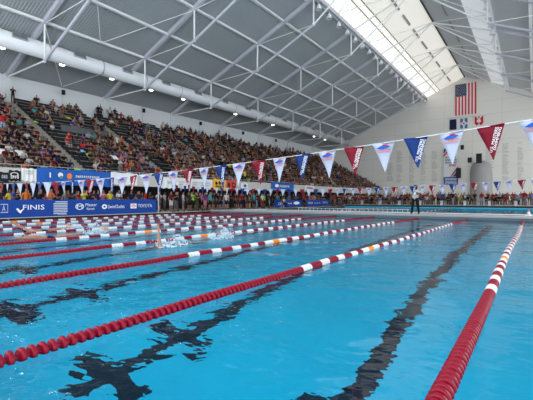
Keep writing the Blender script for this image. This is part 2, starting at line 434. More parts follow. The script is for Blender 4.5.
# ---------------------------------------------------------------- stand
HX = 42.0; FX = 27.0; NR = 18
RUN = (HX-FX)/NR; RISE = (10.35-2.4)/(NR-1)
SY0, SY1 = 2.0, 85.0
tread = lambda r: 2.4 + RISE*r
pts = [(-FX, 2.25)]
for r in range(NR): pts += [(-FX-RUN*r, tread(r)), (-FX-RUN*(r+1), tread(r))]
pts += [(-HX, tread(NR-1)-1.4), (-31.2, 4.0), (-31.2, 2.25)]
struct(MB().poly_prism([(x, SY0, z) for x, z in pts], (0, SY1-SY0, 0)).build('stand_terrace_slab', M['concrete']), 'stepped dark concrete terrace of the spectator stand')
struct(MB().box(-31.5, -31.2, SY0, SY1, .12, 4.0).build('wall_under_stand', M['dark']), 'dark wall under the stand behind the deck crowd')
struct(MB().box(-HX-.3, -HX, -4, 88.4, 0, 13.2).build('wall_left', M['wall_white']), 'white painted wall behind the top row of the stand')
struct(MB().box(-HX, -31.5, SY1, SY1+.2, .12, 6).build('wall_stand_end', M['concrete']))
# fascia
struct(MB().box(-FX, -FX+.12, SY0, SY1, 2.2, 3.12).build('trim_fascia', M['fascia']), 'beige fascia along the front of the stand')
rr = MB(); rr.tube((-FX+.02,SY0,3.34),(-FX+.02,SY1,3.34),.025,6)
for k in range(56): rr.tube((-FX+.02,SY0+.2+k*1.5,3.12),(-FX+.02,SY0+.2+k*1.5,3.34),.02,5)
struct(rr.build('trim_rail', M['pole']), 'thin metal rail on top of the stand fascia')
STAIRS = [16.0, 24.4, 34.6, 44.9, 55.2, 65.5, 75.8]; SW = .65
for k, sy in enumerate(STAIRS):
    mb = MB()
    for r in range(NR):
        x = -FX-RUN*r
        mb.box(x-RUN+(.16 if r == NR-1 else 0), x-.02, sy-SW, sy+SW, tread(r), tread(r)+.03)
        if r: mb.box(x-.02, x+.012, sy-SW, sy+SW, tread(r-1)+.03, tread(r)+.03)
        if r < NR-1: mb.box(x-RUN, x-RUN/2, sy-SW, sy+SW, tread(r)+.03, tread(r)+RISE/2)
    o = mb.build('stairway', M['stair'])
    tag(o, f'{ordn(k)} tan concrete stairway climbing through the stand, counted from the camera end', 'stairs', 'stairways up the stand')
# benches: one per row per block
edges = [SY0+.3] + [v for s_ in STAIRS for v in (s_-SW-.05, s_+SW+.05)] + [SY1-.3]
BLOCK = [(edges[2*i], edges[2*i+1]) for i in range(len(edges)//2)]
bench_cache = {}
blockname = ['before the first stairway'] + [f'past the {ordn(k)} stairway' for k in range(7)]
for bi, (y0, y1) in enumerate(BLOCK):
    ln = y1-y0
    if bi not in bench_cache:
        a = MB(); a.box(-.16,.16,0,ln,.38,.42)
        n_ = max(2, int(ln/1.6))
        leg = MB().box(-.03,.03,0,ln,.31,.38)
        for q in range(n_+1): leg.box(-.10,.10,q*(ln-.06)/n_, q*(ln-.06)/n_+.06, 0, .38)
        bk = MB().box(-.22,-.19,0,ln,.50,.72)
        for q in range(n_+1): bk.box(-.20,-.17,q*(ln-.06)/n_, q*(ln-.06)/n_+.06, .0, .72)
        ed = MB().box(.16,.175,0,ln,.375,.425)
        bench_cache[bi] = (a.mesh('seat_plank', M['bench']), leg.mesh('legs', M['bench_back']), bk.mesh('backrest', M['bench_back']), ed.mesh('front_edge', M['bench_edge']))
    for r in range(NR):
        x = -FX-RUN*r-.52
        e = empty('bleacher_bench', (x, y0, tread(r)+.002))
        tag(e, f'dark bleacher bench in the {ordn(r)} row up, {blockname[bi]}', 'bench', 'bleacher benches of the stand')
        for nm, me in zip(('seat_plank','support_frame','backrest','front_edge'), bench_cache[bi]): link(nm, me, e)
# grey guard wall in the middle of the stand
mb = MB().box(-35.46,-35.37,18.0,22.6,tread(10),tread(10)+.85)
tag(mb.build('guard_screen', mat('mid grey panel',(.10,.105,.11),.7)), 'grey guard panel halfway up the stand between two stairways', 'guard panel')

# ---------------------------------------------------------------- roof
RX = -11.85; RZ = 26.45; EZ = 13.35; PITCH = (RZ-EZ)/(RX+HX)
def rz(x): return EZ + PITCH*(HX - abs(x-RX) + RX) if False else RZ - PITCH*abs(x-RX)
YA, YB = -4.0, 88.4
def slope_panel(name, x0, x1, m_, th=.25, ya=YA, yb=YB, dz=0):
    mb = MB(); mb.poly_prism([(x0,ya,rz(x0)+dz),(x1,ya,rz(x1)+dz),(x1,ya,rz(x1)+dz+th),(x0,ya,rz(x0)+dz+th)], (0,yb-ya,0))
    return mb.build(name, m_)
mir = lambda x: 2*RX - x
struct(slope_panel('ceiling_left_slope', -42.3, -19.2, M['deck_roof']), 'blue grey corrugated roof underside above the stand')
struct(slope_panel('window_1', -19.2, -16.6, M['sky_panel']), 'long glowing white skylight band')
struct(slope_panel('ceiling_sunlit', -16.6, RX, M['cream']), 'translucent roof panels between skylight and ridge, sunlight painted in as a cream glow')
struct(slope_panel('ceiling_ridge_right', RX, mir(-16.6), M['shaded_panel']), 'roof panels greyed for shade on the shaded side of the ridge')
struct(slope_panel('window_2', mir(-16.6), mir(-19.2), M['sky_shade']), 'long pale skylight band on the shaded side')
struct(slope_panel('ceiling_right_slope', mir(-19.2), mir(-42.3), M['shaded_panel']), 'grey roof underside on the far slope')
# joints and skylight bars
mb = MB()
for x in (-16.6, -17.3): mb.poly_prism([(x-.06,YA,rz(x-.06)-.01),(x+.06,YA,rz(x+.06)-.01),(x+.06,YA,rz(x+.06)-.07),(x-.06,YA,rz(x-.06)-.07)], (0,YB-YA,0))
struct(mb.build('trim_skylight_bars', M['joint_line']), 'brown bars along the skylight')
mb = MB(); k = 0
y = 0
while y < 87:
    for x in (-14.2, mir(-14.2)):
        mb.poly_prism([(x-.1,y,rz(x-.1)-.02),(x+.1,y,rz(x+.1)-.02),(x+.1,y,rz(x+.1)-.2),(x-.1,y,rz(x-.1)-.2)], (0,3.4,0))
    y += 5.175
struct(mb.build('trim_dark_battens', mat('dark grey batten', (.38,.36,.33), .7)), 'dashed dark battens beside the ridge')
mb = MB()
y = 1.0
while y < 88:
    a, b_ = Vector((-19.2,y,rz(-19.2)-.05)), Vector((-16.6,y,rz(-16.6)-.05)); mb.beam(a, b_, .05, .08)
    y += 1.29
struct(mb.build('trim_skylight_mullions', M['white_steel']), 'fine white mullions across the skylight')
struct(MB().box(RX-.08, RX+.08, YA, YB, RZ-.22, RZ-.02).build('trim_ridge', M['joint']), 'thin dark line of the roof ridge')
# gable wall
far = [(-42.3,0),(18.6,0),(18.6,rz(18.6)),(RX,RZ),(-42.3,rz(-42.3))]
o = struct(MB().poly_prism([(x,88.4,z) for x, z in far], (0,.4,0)).build('wall_far', M['end_wall']), 'tall beige gabled end wall')
# pilasters on left wall
BAY = 10.35; TY = [5.85 + BAY*k for k in range(9)]   # 5.85, 16.2, 26.55 ...
for k, y in enumerate(TY[:8]):
    struct(MB().box(-42, -41.86, y-.3, y+.3, 9.5, 13.3).build(f'column_{k+1}', M['wall_white']))
# trusses
NA, NB, NC = -34.55, -27.05, -19.55
def truss(k, y):
    t = empty('roof_truss', (RX, y, RZ-3)); g = 'white steel roof trusses'
    tag(t, f'{ordn(k)} white steel roof truss, counted from the camera end', 'roof truss', g)
    for sd in (0, 1):
        q = (lambda x: mir(x)) if sd else (lambda x: x)
        P = lambda x, dz=0: (q(x), y, rz(x)-.02+dz)
        mb = MB(); a = Vector(P(-41.9,-.22)); b_ = Vector(P(NC,-.22)); mb.beam(a, b_, .30, .40); sub(mb, 'rafter', M['rafter'], t)
        sub(MB().beam(P(NC,-.2), (RX,y,RZ-.55), .16, .16), 'upper_chord', M['white_steel'], t)
        low = {NA: rz(NA)-3.55, NB: rz(NB)-3.35, NC: rz(NC)-3.15}
        mb = MB(); r_ = .125
        mb.tube((q(-41.7),y,EZ-.35),(q(NA),y,low[NA]),.07)
        sub(mb, 'end_strut', M['white_steel'], t)
        mb = MB(); mb.tube((q(NA),y,low[NA]),(q(NB),y,low[NB]),r_); mb.tube((q(NB),y,low[NB]),(q(NC),y,low[NC]),r_)
        sub(mb, 'bottom_chord', M['rafter'], t)
        sub(MB().tube((q(NC),y,low[NC]),(RX,y,RZ-.65),.085), 'ridge_chord', M['white_steel'], t)
        for x in (NA, NB, NC): sub(MB().tube((q(x),y,rz(x)-.3),(q(x),y,low[x]),.085), 'post', M['white_steel'], t)
        for a_, b2 in ((NA,NB),(NB,NC)): sub(MB().tube((q(a_),y,rz(a_)-.35),(q(b2),y,low[b2]),.04,6), 'web_brace', M['white_steel'], t)
        for x in (NA, NB, NC): sub(MB().box(q(x)-.16,q(x)+.16,y-.02,y+.02,low[x]-.16,low[x]+.2), 'gusset_plate', M['white_steel'], t)
for k, y in enumerate(TY[:8]): truss(k, y)
# purlins
pxs = [-38.3, NA, -30.8, NB, -23.3, NC]
for i, x in enumerate(pxs + [mir(v) for v in reversed(pxs)]):
    mb = MB().box(x-.09, x+.09, YA, YB-.02, rz(x)-.30, rz(x)-.10); mb.box(x-.14,x+.14,YA,YB-.02,rz(x)-.34,rz(x)-.30)
    tag(mb.build('purlin', M['white_steel']), f'long white roof purlin, {ordn(i)} up from the stand side eave', 'purlin', 'white roof purlins')
# roof bracing rods
nb_ = 0
def rod(a, b_, r_=.035, nm='bay'):
    global nb_
    a = Vector(a); b_ = Vector(b_); dd = (b_-a).normalized()*.14; a = a+dd; b_ = b_-dd
    tag(MB().tube(a, b_, r_, 6).build('brace_rod', M['white_steel']), f'{ordn(nb_)} thin white roof bracing rod counted along the hall, {nm}', 'brace', 'thin roof bracing rods'); nb_ += 1
ym = (TY[1]+TY[2])/2
for yy in (TY[1], TY[2]):
    rod((NA,yy,rz(NA)-.4),(-41.8,ym,EZ-.1),.04,'over the top rows'); rod((NB,yy,rz(NB)-.4),(NA,ym,rz(NA)-.33),.04,'on the lower slope')
for k in range(3, 8):
    y0, y1 = TY[k], (TY[k+1] if k < 8 else 88)
    m_ = (y0+y1)/2
    for sx in (-19.05, mir(-19.05)):
        if abs(m_-88.4) < 3: continue
        rod((RX,y0,RZ-.5),(sx,m_,rz(sx)-.3),.05,'under the skylights'); rod((RX,min(y1,88.2),RZ-.5),(sx,m_,rz(sx)-.3),.05,'under the skylights')
# gutter beam carrying bell lamps beside the skylights
for sd, nm in ((0,'glowing skylight edge'),(1,'shaded skylight edge')):
    q = (lambda x: mir(x)) if sd else (lambda x: x)
    mb = MB().box(q(-19.2)-.10, q(-19.2)+.10, YA, YB-.02, rz(-19.2)-.55, rz(-19.2)-.06)
    struct(mb.build('trim_lamp_beam_%d' % (sd+1), M['rafter'] if sd == 0 else M['white_steel']), f'beam along the {nm}')
bell = empty('bell_lamp', (0,0,0)); 
MB().tube((0,0,0),(0,0,-.25),.05,8).build('hanger', M['pole'], bell)
MB().lathe([(.09,-.2),(.13,-.32),(.22,-.5),(.36,-.85),(.35,-.86),(.2,-.5),(.05,-.33)], 16, cap=False).build('shade', M['bell'], bell, True)
MB().lathe([(.02,-.38),(.09,-.5),(.09,-.6),(.02,-.68)], 10).build('bulb', M['lamp_off'], bell, True)
k = 0
for sd in (0,1):
    j = 0
    for y in [1.5+2.59*i for i in range(34)]:
        q = mir(-19.35) if sd else -19.35
        if y < (17 if sd == 0 else 8): continue
        o = bell if k == 0 else copy_tree(bell)
        o.location = (q, y, rz(-19.35)-.5)
        tag(o, f'{ordn(j)} white bell lamp along the {"shaded" if sd else "glowing"} skylight, counted from the camera end', 'lamp', 'white bell lamps beside the skylights'); k += 1; j += 1

# duct
DX, DR = -36.4, .72; DZ = 13.4 + EYE
d = empty('air_duct', (DX, 0, DZ)); tag(d, 'large white round air duct running the length of the stand', 'air duct')
sub(MB().tube((DX,YA,DZ),(DX,86.5,DZ),DR,24), 'duct_tube', M['duct'], d, True)
y = 4.0; i = 0
for yd in [4.2+5.25*k for k in range(16)]:
    mb = MB(); ang = math.radians(22)     # sits low on the pool side of the duct
    u = Vector((math.cos(ang),0,math.sin(ang))); v = Vector((-math.sin(ang),0,math.cos(ang)))
    c = Vector((DX,yd,DZ)) + u*(DR-.02)
    fr_ = MB(); vs = []
    for dd in (-.05,.16):
        for a_, b2 in ((-.6,-.2),(.6,-.2),(.6,.2),(-.6,.2)): vs.append(c + u*dd + Vector((0,a_,0)) + v*b2)
    fr_.add(vs, [(0,3,2,1),(4,5,6,7),(0,1,5,4),(1,2,6,5),(2,3,7,6),(3,0,4,7)])
    f_ = sub(fr_, 'diffuser', M['duct_band'], d)
    sl = MB()
    for q in range(5):
        vv = -.14+.07*q; vs = []
        for dd in (.16,.175):
            for a_, b2 in ((-.55,vv-.024),(.55,vv-.024),(.55,vv+.024),(-.55,vv+.024)): vs.append(c + u*dd + Vector((0,a_,0)) + v*b2 - Vector((DX,0,DZ)))
        sl.add(vs, [(0,3,2,1),(4,5,6,7),(0,1,5,4),(1,2,6,5),(2,3,7,6),(3,0,4,7)])
    sl.build('slats', M['grille'], f_)
for yd in [1.5+5.25*k for k in range(17)]:
    sub(MB().tube((DX,yd-.06,DZ),(DX,yd+.06,DZ),DR+.03,24), 'seam_band', M['duct_band'], d, True)
for k in range(1,8):
    for sx in (-.3,.3): sub(MB().tube((DX+sx,TY[k]+1.2,DZ+.6),(DX+sx,TY[k]+1.2,rz(DX)),.02,5), 'hanger_rod', M['pole'], d)
# high bay lamps below the duct
hb = empty('high_bay_lamp')
MB().tube((0,0,.0),(0,0,.55),.02,6).build('stem', M['pole'], hb)
MB().lathe([(.06,.12),(.22,.06),(.27,-.04),(.26,-.05)],16,cap=False).build('housing', M['bell'], hb, True)
first = True
ons = [14.3,19.5,24.9,30.2,35.4,40.8,46.2,51.4,56.6,62,67,72.2,77.4]
lens_on = MB().lathe([(.24,-.05),(.22,-.09),(.1,-.11)],16).mesh('lens', M['lamp_glow'], True)
lens_off = MB().lathe([(.24,-.05),(.22,-.09),(.1,-.11)],16).mesh('lens', M['lamp_off'], True)
for j, y in enumerate(ons):
    if first: o = hb; first = False; cp = [c for c in hb.children]
    else:
        o = hb.copy(); col.objects.link(o)
        for c in cp: q = c.copy(); col.objects.link(q); q.parent = o
    lit = j not in (5, 7, 9, 10)
    link('lens', lens_on if lit else lens_off, o)
    o.location = (-38.1, y, rz(-38.1)-.65)
    tag(o, f'{ordn(j)} round high bay lamp under the duct, {"lit" if lit else "unlit"}, from the camera end', 'lamp', 'round lamps under the air duct')
# small speakers on drop pipes at the eaves
for j in range(5):
    y = TY[1] + BAY*(j+.5)
    e = empty('wall_speaker', (-41.5, y, 12.6)); tag(e, f'{ordn(j)} small black speaker on a thin pipe by the white back wall', 'speaker', 'small speakers below the eaves')
    MB().box(-.12,.12,-.14,.14,-.25,.25).build('cabinet', M['black'], e); MB().tube((-.3,0,-2.0),(-.3,0,.6),.03,6).build('pipe', M['pole'], e)
    MB().tube((-.3,0,0),(-.1,0,0),.02,6).build('bracket', M['pole'], e)

# ---------------------------------------------------------------- end wall items
WY = 88.4
def far_rect(x0, x1, y0, y1, Y): 
    a, zt = on_far(x0, (y0), Y); b_, _ = on_far(x1, y0, Y); _, zb = on_far((x0+x1)/2, y1, Y); _, zt = on_far((x0+x1)/2, y0, Y)
    return a, b_, zb, zt
# stars and stripes, hung lengthwise
x0, x1, zb, zt = far_rect(455, 476, 83.3, 114.5, WY-.3)
fl = empty('hanging_flag', (x0, WY-.15, zb)); tag(fl, 'large flag with red and white stripes and blue canton, hung on the end wall', 'flag')
sw_ = (x1-x0)/13; mb = MB(); mw = MB()
for k in range(13):
    (mb if k % 2 == 0 else mw).box(x0+sw_*k, x0+sw_*(k+1), WY-.17-.02*(k%2), WY-.12, zb, zt)
sub(mb, 'red_stripes', M['flag_red'], fl); sub(mw, 'white_stripes', M['flag_white'], fl)
cz = zt-(zt-zb)*.40; cxr = x0+sw_*7
ct = sub(MB().box(x0, cxr, WY-.21, WY-.165, cz, zt), 'canton', M['navy'], fl)
st = MB()
for a_ in range(9):
    for b2 in range(6 if a_%2==0 else 5):
        sx = x0+(cxr-x0)*((b2+.5)/6 if a_%2==0 else (b2+1)/6); sz = cz+(zt-cz)*(a_+.5)/9; pp = []
        for q in range(10):
            rr_ = .13 if q%2==0 else .05; pp.append((sx+rr_*math.sin(q*PI/5)-x0, -.07, sz+rr_*math.cos(q*PI/5)-zb))
        st.add(pp, [tuple(range(10))])
st.build('stars', M['ink_pale'], ct)
# three small flags on a thin cord
x0, x1, zb, zt = far_rect(449.3, 456.2, 119.3, 129.5, WY-.3)
f1 = empty('hanging_small_flag', (x0, WY-.15, zb)); tag(f1, 'small dark navy flag hanging under the large striped flag', 'flag', 'three small flags on the end wall')
sub(MB().box(x0,x1,WY-.17,WY-.13,zb,zt), 'cloth', M['navy'], f1)
x0, x1, zb, zt = far_rect(460, 467.2, 118.3, 128.3, WY-.3)
f2 = empty('hanging_small_flag', (x0, WY-.15, zb)); tag(f2, 'small blue flag with white cross and red centre on the end wall', 'flag', 'three small flags on the end wall')
sub(MB().box(x0,x1,WY-.17,WY-.13,zb,zt), 'cloth', mat('mid blue cloth', (.05,.16,.38), .7), f2)
xm, zm = (x0+x1)/2, (zb+zt)/2
mb = MB().box(xm-.15,xm+.15,WY-.19,WY-.17,zb,zt); mb.box(x0,x1,WY-.19,WY-.17,zm-.15,zm+.15); mb.lathe([(.45,WY-.195),(.45,WY-.185)],20,axis='y',off=(xm,0,zm)); sub(mb,'cross', M['flag_white'], f2)
sub(MB().lathe([(.22,WY-.21),(.22,WY-.197)],5,axis='y',off=(xm,0,zm)), 'star', M['flag_red'], f2)
x0, x1, zb, zt = far_rect(474.5, 483, 116.3, 125.5, WY-.3)
f3 = empty('hanging_small_flag', (x0, WY-.15, zb)); tag(f3, 'small red swallow-tailed flag with pale emblem on the end wall', 'flag', 'three small flags on the end wall')
xm = (x0+x1)/2
sub(MB().poly_prism([(x0,WY-.13,zt),(x0,WY-.13,zb+.5),(x0+.35,WY-.13,zb),(xm,WY-.13,zb+.45),(x1-.35,WY-.13,zb),(x1,WY-.13,zb+.5),(x1,WY-.13,zt)],(0,-.04,0)), 'cloth', M['flag_red'], f3)
mb = MB(); mb.lathe([(.38,WY-.20),(.38,WY-.18)],18,axis='y',off=(xm,0,(zb+zt)/2)); mb.add([(x0+.2,WY-.19,zt),(x0+.6,WY-.19,zt),(xm,WY-.19,zb+1.1)],[(0,1,2)]); mb.add([(x1-.2,WY-.19,zt),(x1-.6,WY-.19,zt),(xm,WY-.19,zb+1.1)],[(0,1,2)]); sub(mb,'emblem', M['flag_white'], f3)
a = on_far(447,118.5,WY-.3); b_ = on_far(486,115.5,WY-.3)
tag(MB().tube((a[0],WY-.15,a[1]),(b_[0],WY-.15,b_[1]),.03,5).build('flag_cord', M['cable']), 'thin cord the three small flags hang from', 'cord')
# name columns
for j, (xa, xb, ya, yb) in enumerate([(387,393.5,163,181),(396.5,403,151,183),(409,415,152,183),(420.5,427,152,183),(431.5,438,151,183),(485.5,494,145,183),(502.5,509,143.5,183),(517.5,524,142.5,183)]):
    x0, x1, zb, zt = far_rect(xa, xb, ya, yb, WY-.05); mb = MB(); z = zt; rng = random.Random(j)
    while z > zb:
        w_ = (x1-x0)*rng.uniform(.55,.98); q = x0
        if rng.random() < .09: z -= .22; continue
        while q < x0+w_:
            l_ = rng.uniform(.12,.38); mb.add([(q,WY-.012,z-.12),(min(q+l_,x0+w_),WY-.012,z-.12),(min(q+l_,x0+w_),WY-.012,z),(q,WY-.012,z)],[(0,1,2,3)]); q += l_+.06
        z -= .235
    tag(mb.build('wall_lettering', M['ink_grey']), f'{ordn(j)} column of small grey names on the end wall, counted from the stand', 'wall lettering', 'columns of names on the end wall')
# vertical event banner
x0, x1, zb, zt = far_rect(443.5, 458, 148, 185, WY-.6)
e = empty('event_banner', (x0, WY-.5, zb)); tag(e, 'tall white banner with red and blue corners hanging on the end wall', 'banner')
sub(MB().box(x0,x1,WY-.52,WY-.48,zb,zt), 'cloth', M['white_sheet'], e)
W_, H_ = x1-x0, zt-zb
fn = lambda u, v: (x0+u*W_, WY-.53, zb+v*H_)
mb = MB(); rect_to(mb, fn, 0,1,0,.22); sub(mb,'footer_band', M['ink_blue'], e); mb = MB(); mb.add([fn(0,.99),fn(.0,.86),fn(.28,.99)],[(0,1,2)]); sub(mb,'corner_print', M['ink_blue'], e); mb = MB(); mb.add([fn(1,.23),fn(1,.40),fn(.62,.23)],[(0,1,2)]); sub(mb,'corner_print', M['ink_blue'], e)
mb = MB(); mb.add([fn(.34,.99),fn(.0,.82),fn(.0,.76),(fn(.5,.99))],[(0,1,2,3)]); sub(mb,'diagonal_stripe', M['ink_red'], e); mb = MB(); mb.add([fn(1,.44),fn(1,.50),fn(.45,.23),fn(.56,.23)],[(0,1,2,3)]); sub(mb,'diagonal_stripe', M['ink_red'], e); mb = MB()
marks_to(mb,4,fn,.35,.85,.50,.56); marks_to(mb,6,fn,.35,.85,.72,.77); sub(mb,'red_lettering', M['ink_red'], e)
mb = MB(); marks_to(mb,4,fn,.1,.28,.72,.77); marks_to(mb,8,fn,.1,.9,.65,.70); marks_to(mb,12,fn,.1,.9,.58,.63); sub(mb,'lettering', M['ink_blue'], e)
mb = MB(); fn3 = lambda u, v: (x0+u*W_, WY-.54, zb+v*H_); marks_to(mb,12,fn3,.1,.9,.12,.19); marks_to(mb,8,fn3,.1,.9,.03,.10); sub(mb,'footer_lettering', M['ink_white'], e)
# brackets, loudspeakers and grey curved screen
def wallbox(name, lab, cat, xa, xb, ya, yb, dep=.7, group=None):
    x0, x1, zb, zt = far_rect(xa, xb, ya, yb, WY-dep)
    e = empty(name, (x0, WY-dep, zb)); tag(e, lab, cat, group)
    sub(MB().box(x0,x1,WY-dep,WY-dep+.5,zb,zt), 'cabinet', M['black'], e)
    sub(MB().box(x0+.06,x1-.06,WY-dep-.03,WY-dep,zb+.06,zt-.06), 'grille', M['dark'], e)
    sub(MB().tube(((x0+x1)/2,WY-dep+.5,zt-.1),((x0+x1)/2,WY,zt-.1),.05,6), 'bracket', M['pole'], e)
wallbox('wall_mounted_loudspeaker','black loudspeaker on the end wall, upper one above the curved grey screen','speaker',476,481.5,153.5,163, 2.9)
wallbox('wall_mounted_loudspeaker','small black loudspeaker beside the upper one over the curved screen','speaker',467.5,471.5,157.5,162.5, 2.9)
wallbox('wall_mounted_loudspeaker','black loudspeaker hanging low beside the tall white banner','speaker',456,460.5,168,178, 1.1)
wallbox('wall_mounted_loudspeaker','tiny black unit on a bracket above the tall white banner','speaker',460.5,463.5,145,149.5, .8)
x0, x1, zb, zt = far_rect(468, 491, 160, 188, WY-3)
mb = MB(); n = 24; xm = (x0+x1)/2; R_ = (x1-x0)/2; vs = []
prof = [(R_,.38),(R_,zt-2.4),(R_*.93,zt-1.2),(R_*.75,zt-.4),(R_*.4,zt),(0.02,zt+.1)]
for r_, z in prof:
    for i in range(n+1): an = PI+PI*i/n; vs.append((xm+r_*math.cos(an), WY-.02+r_*.9*math.sin(an), z))
mb.add(vs, [(k*(n+1)+i, k*(n+1)+i+1, (k+1)*(n+1)+i+1, (k+1)*(n+1)+i) for k in range(len(prof)-1) for i in range(n)])
o = mb.build('curved_alcove_screen', M['shell'], None, True); tag(o, 'rounded grey alcove screen below the loudspeakers on the end wall', 'screen')

# ---------------------------------------------------------------- banners along the deck and fascia
def yx(px, X): return y_on_x(px, X)
def frame_banner(X, ya, yb, z0, z1, lab, m_):
    e = empty('barrier_banner', (X, ya, z0)); tag(e, lab, 'banner')
    mb = MB(); nseg = 40; vs = []
    for k in range(nseg+1):
        yy = ya+(yb-ya)*k/nseg; dx = .015*math.sin(k*1.3)
        for dd in (.02,-.02):
            for z in (z0, z1+.02*math.sin(k*.9)): vs.append((X+dd+dx, yy, z))
    fs = []
    for k in range(nseg):
        a_ = k*4; fs += [(a_,a_+1,a_+5,a_+4),(a_+2,a_+6,a_+7,a_+3),(a_+1,a_+3,a_+7,a_+5),(a_,a_+4,a_+6,a_+2)]
    fs += [(0,2,3,1),(nseg*4,nseg*4+1,nseg*4+3,nseg*4+2)]
    mb.add(vs, fs); sub(mb, 'vinyl', m_, e)
    for k in range(int((yb-ya)/2.2)+1):
        yy = ya+.1+k*2.2
        sub(MB().tube((X-.06,yy,.12),(X-.06,yy,z1),.025,6), 'post', M['pole'], e)
    return e
BX = -22.95
e = frame_banner(BX, 5.0, yx(156,BX), .15, 1.12, 'long royal blue sponsor banner with white logos, closing the deck from the pool', M['blue'])
fn = lambda px, v: (BX+.055, yx(px,BX), .15+.97*v)
mb = MB()
text_to(mb, 'FINIS', fn, 22.5, 44, .42, .70)
mb.add([fn(15.5,.48),fn(17.5,.52),fn(19.5,.38),fn(24,.52),fn(20,.22),fn(18,.30)],[tuple(range(6))])
sub(mb, 'lettering', M['ink_white'], e)
mb = MB()
for a_, b2, c_, d_ in ((0,7.5,.28,.32),(0,7.5,.72,.76),(7,7.5,.28,.76)): rect_to(mb, fn, a_, b2, c_, d_)
text_to(mb,'A',fn,1.5,5,.36,.68); sub(mb, 'emblem', M['ink_pale'], e); mb = MB()
for k, v in enumerate((.86,.76,.66,.56,.46,.36,.26,.16)): rect_to(mb, fn, 53+(k==0)*2, 67-(k==7)*1.5, v-.03, v+.025)
marks_to(mb,9,fn,57,66.5,.07,.15)
sub(mb, 'striped_emblem', M['ink_pale'], e)
def pr(fu, nm='logo', mm='ink_white'):
    q = MB(); fu(q); sub(q, nm, M[mm], e)
pr(lambda q: (disc_to(q, fn, 79.2, .55, 4.3, .20, inner=.80), text_to(q,'M',fn,76.6,81.8,.44,.66)))
pr(lambda q: (text_to(q,'Master',fn,85,96.5,.56,.76), text_to(q,'Spas',fn,86,94,.30,.48)), 'lettering')
pr(lambda q: disc_to(q, fn, 104, .52, 2.6, .16, inner=.45))
pr(lambda q: text_to(q,'SwimOutlet',fn,107.5,124,.40,.64), 'lettering')
pr(lambda q: rect_to(q, fn, 130, 136, .36, .70))
pr(lambda q: text_to(q,'TOYOTA',fn,137.5,151.5,.42,.66), 'lettering')
mb = MB(); f9 = lambda px, v: (BX+.062, yx(px,BX), .15+.97*v); disc_to(mb, f9, 133, .53, 2.2,.11,inner=.7); disc_to(mb, f9, 133,.56,.9,.07,inner=.6); sub(mb,'emblem',M['ink_red'],e)
e = frame_banner(-23.6, yx(274.5,-23.6), yx(302,-23.6), .2, 1.05, 'short blue sponsor banner on the deck with a person in white seated before it', M['blue'])
fn = lambda px, v: (-23.54, yx(px,-23.6), .2+.85*v)
pr(lambda q: (disc_to(q,fn,279,.5,1.2,.2,inner=.6), text_to(q,'Spas',fn,281,285,.4,.65)), 'lettering'); pr(lambda q: disc_to(q,fn,296,.55,3,.22)); pr(lambda q: text_to(q,'FINIS',fn,287.5,291.5,.4,.6), 'lettering')
e = frame_banner(-23.6, yx(306.5,-23.6), yx(329,-23.6), .2, 1.05, 'short blue sponsor banner further along the deck, past the standing person', M['blue'])
fn = lambda px, v: (-23.54, yx(px,-23.6), .2+.85*v)
pr(lambda q: text_to(q,'FINIS',fn,308,312.5,.4,.65), 'lettering'); pr(lambda q: text_to(q,'SwimOutlet',fn,314,320,.4,.6), 'lettering'); pr(lambda q: text_to(q,'TOYOTA',fn,322,327,.4,.7), 'lettering')

FXX = -26.82
def fascia_sheet(pa, pb, yt0, yb0, lab, m_, cat='banner', prints=()):
    ya, yb = yx(pa,FXX), yx(pb,FXX)
    _, zt = on_side(pa, yt0, FXX); _, zb = on_side(pa, yb0, FXX)
    e = empty('hanging_banner', (FXX, ya, zb)); tag(e, lab, cat)
    mb = MB(); n = 24; vs = []
    for k in range(n+1):
        yy = ya+(yb-ya)*k/n; d_ = .055*math.sin(k*.8)
        for dd in (.03,-.0):
            for z in (zb+.04*math.sin(k*.7+1), zt+.03*math.sin(k*.5)): vs.append((FXX+dd+d_*.5, yy, z))
    fs = []
    for k in range(n):
        a_ = k*4; fs += [(a_,a_+1,a_+5,a_+4),(a_+2,a_+6,a_+7,a_+3),(a_+1,a_+3,a_+7,a_+5),(a_,a_+4,a_+6,a_+2)]
    fs += [(0,2,3,1),(n*4,n*4+1,n*4+3,n*4+2)]
    mb.add(vs, fs); sub(mb, 'vinyl', m_, e)
    fn = lambda px, v: (FXX+.075, yx(px,FXX), zb+(zt-zb)*v)
    for nm, mm, fu in prints:
        q = MB(); fu(q, fn); sub(q, nm, mm, e)
    return e
def pr1(q, f): marks_to(q,3,f,1,7,.35,.7); 
def pr1b(q, f): marks_to(q,3,f,-20,-14,.35,.7)
fascia_sheet(-30, 8.5, 170.2, 180.8, 'black banner with pale lettering on the stand fascia, before the white square', M['black'], prints=[('lettering', M['ink_pale'], pr1)])
fascia_sheet(8.8, 20.5, 170.2, 180.8, 'black banner with white logo on the stand fascia beside a white one', M['black'], prints=[('logo', M['ink_white'], lambda q, f: (disc_to(q,f,14,.62,4.2,.2,inner=.75), marks_to(q,4,f,10,18.5,.22,.52)))])
fascia_sheet(21.5, 36, 168.2, 181, 'white square banner with grey writing on the stand fascia', M['white_sheet'], prints=[('lettering', M['ink_grey'], lambda q, f: (marks_to(q,7,f,25,33,.72,.84), marks_to(q,9,f,25,33,.54,.66)))])
fascia_sheet(37, 110.5, 167.6, 184.5, 'long creased bright blue banner hung from the stand fascia', M['blue2'], prints=[
    ('white_logo', M['ink_white'], lambda q, f: (rect_to(q,f,49,50.3,.45,.75), disc_to(q,f,60,.62,2.6,.16), marks_to(q,12,f,75,99,.50,.66))),
    ('orange_logo', M['ink_orange'], lambda q, f: disc_to(q,f,69,.58,2.6,.2)), ('green_logo', M['ink_green'], lambda q, f: disc_to(q,f,60.4,.50,1.5,.1))])
fascia_sheet(110.8, 137, 172.0, 184, 'plain creased white cloth on the stand fascia past the blue banner', M['white_sheet'])
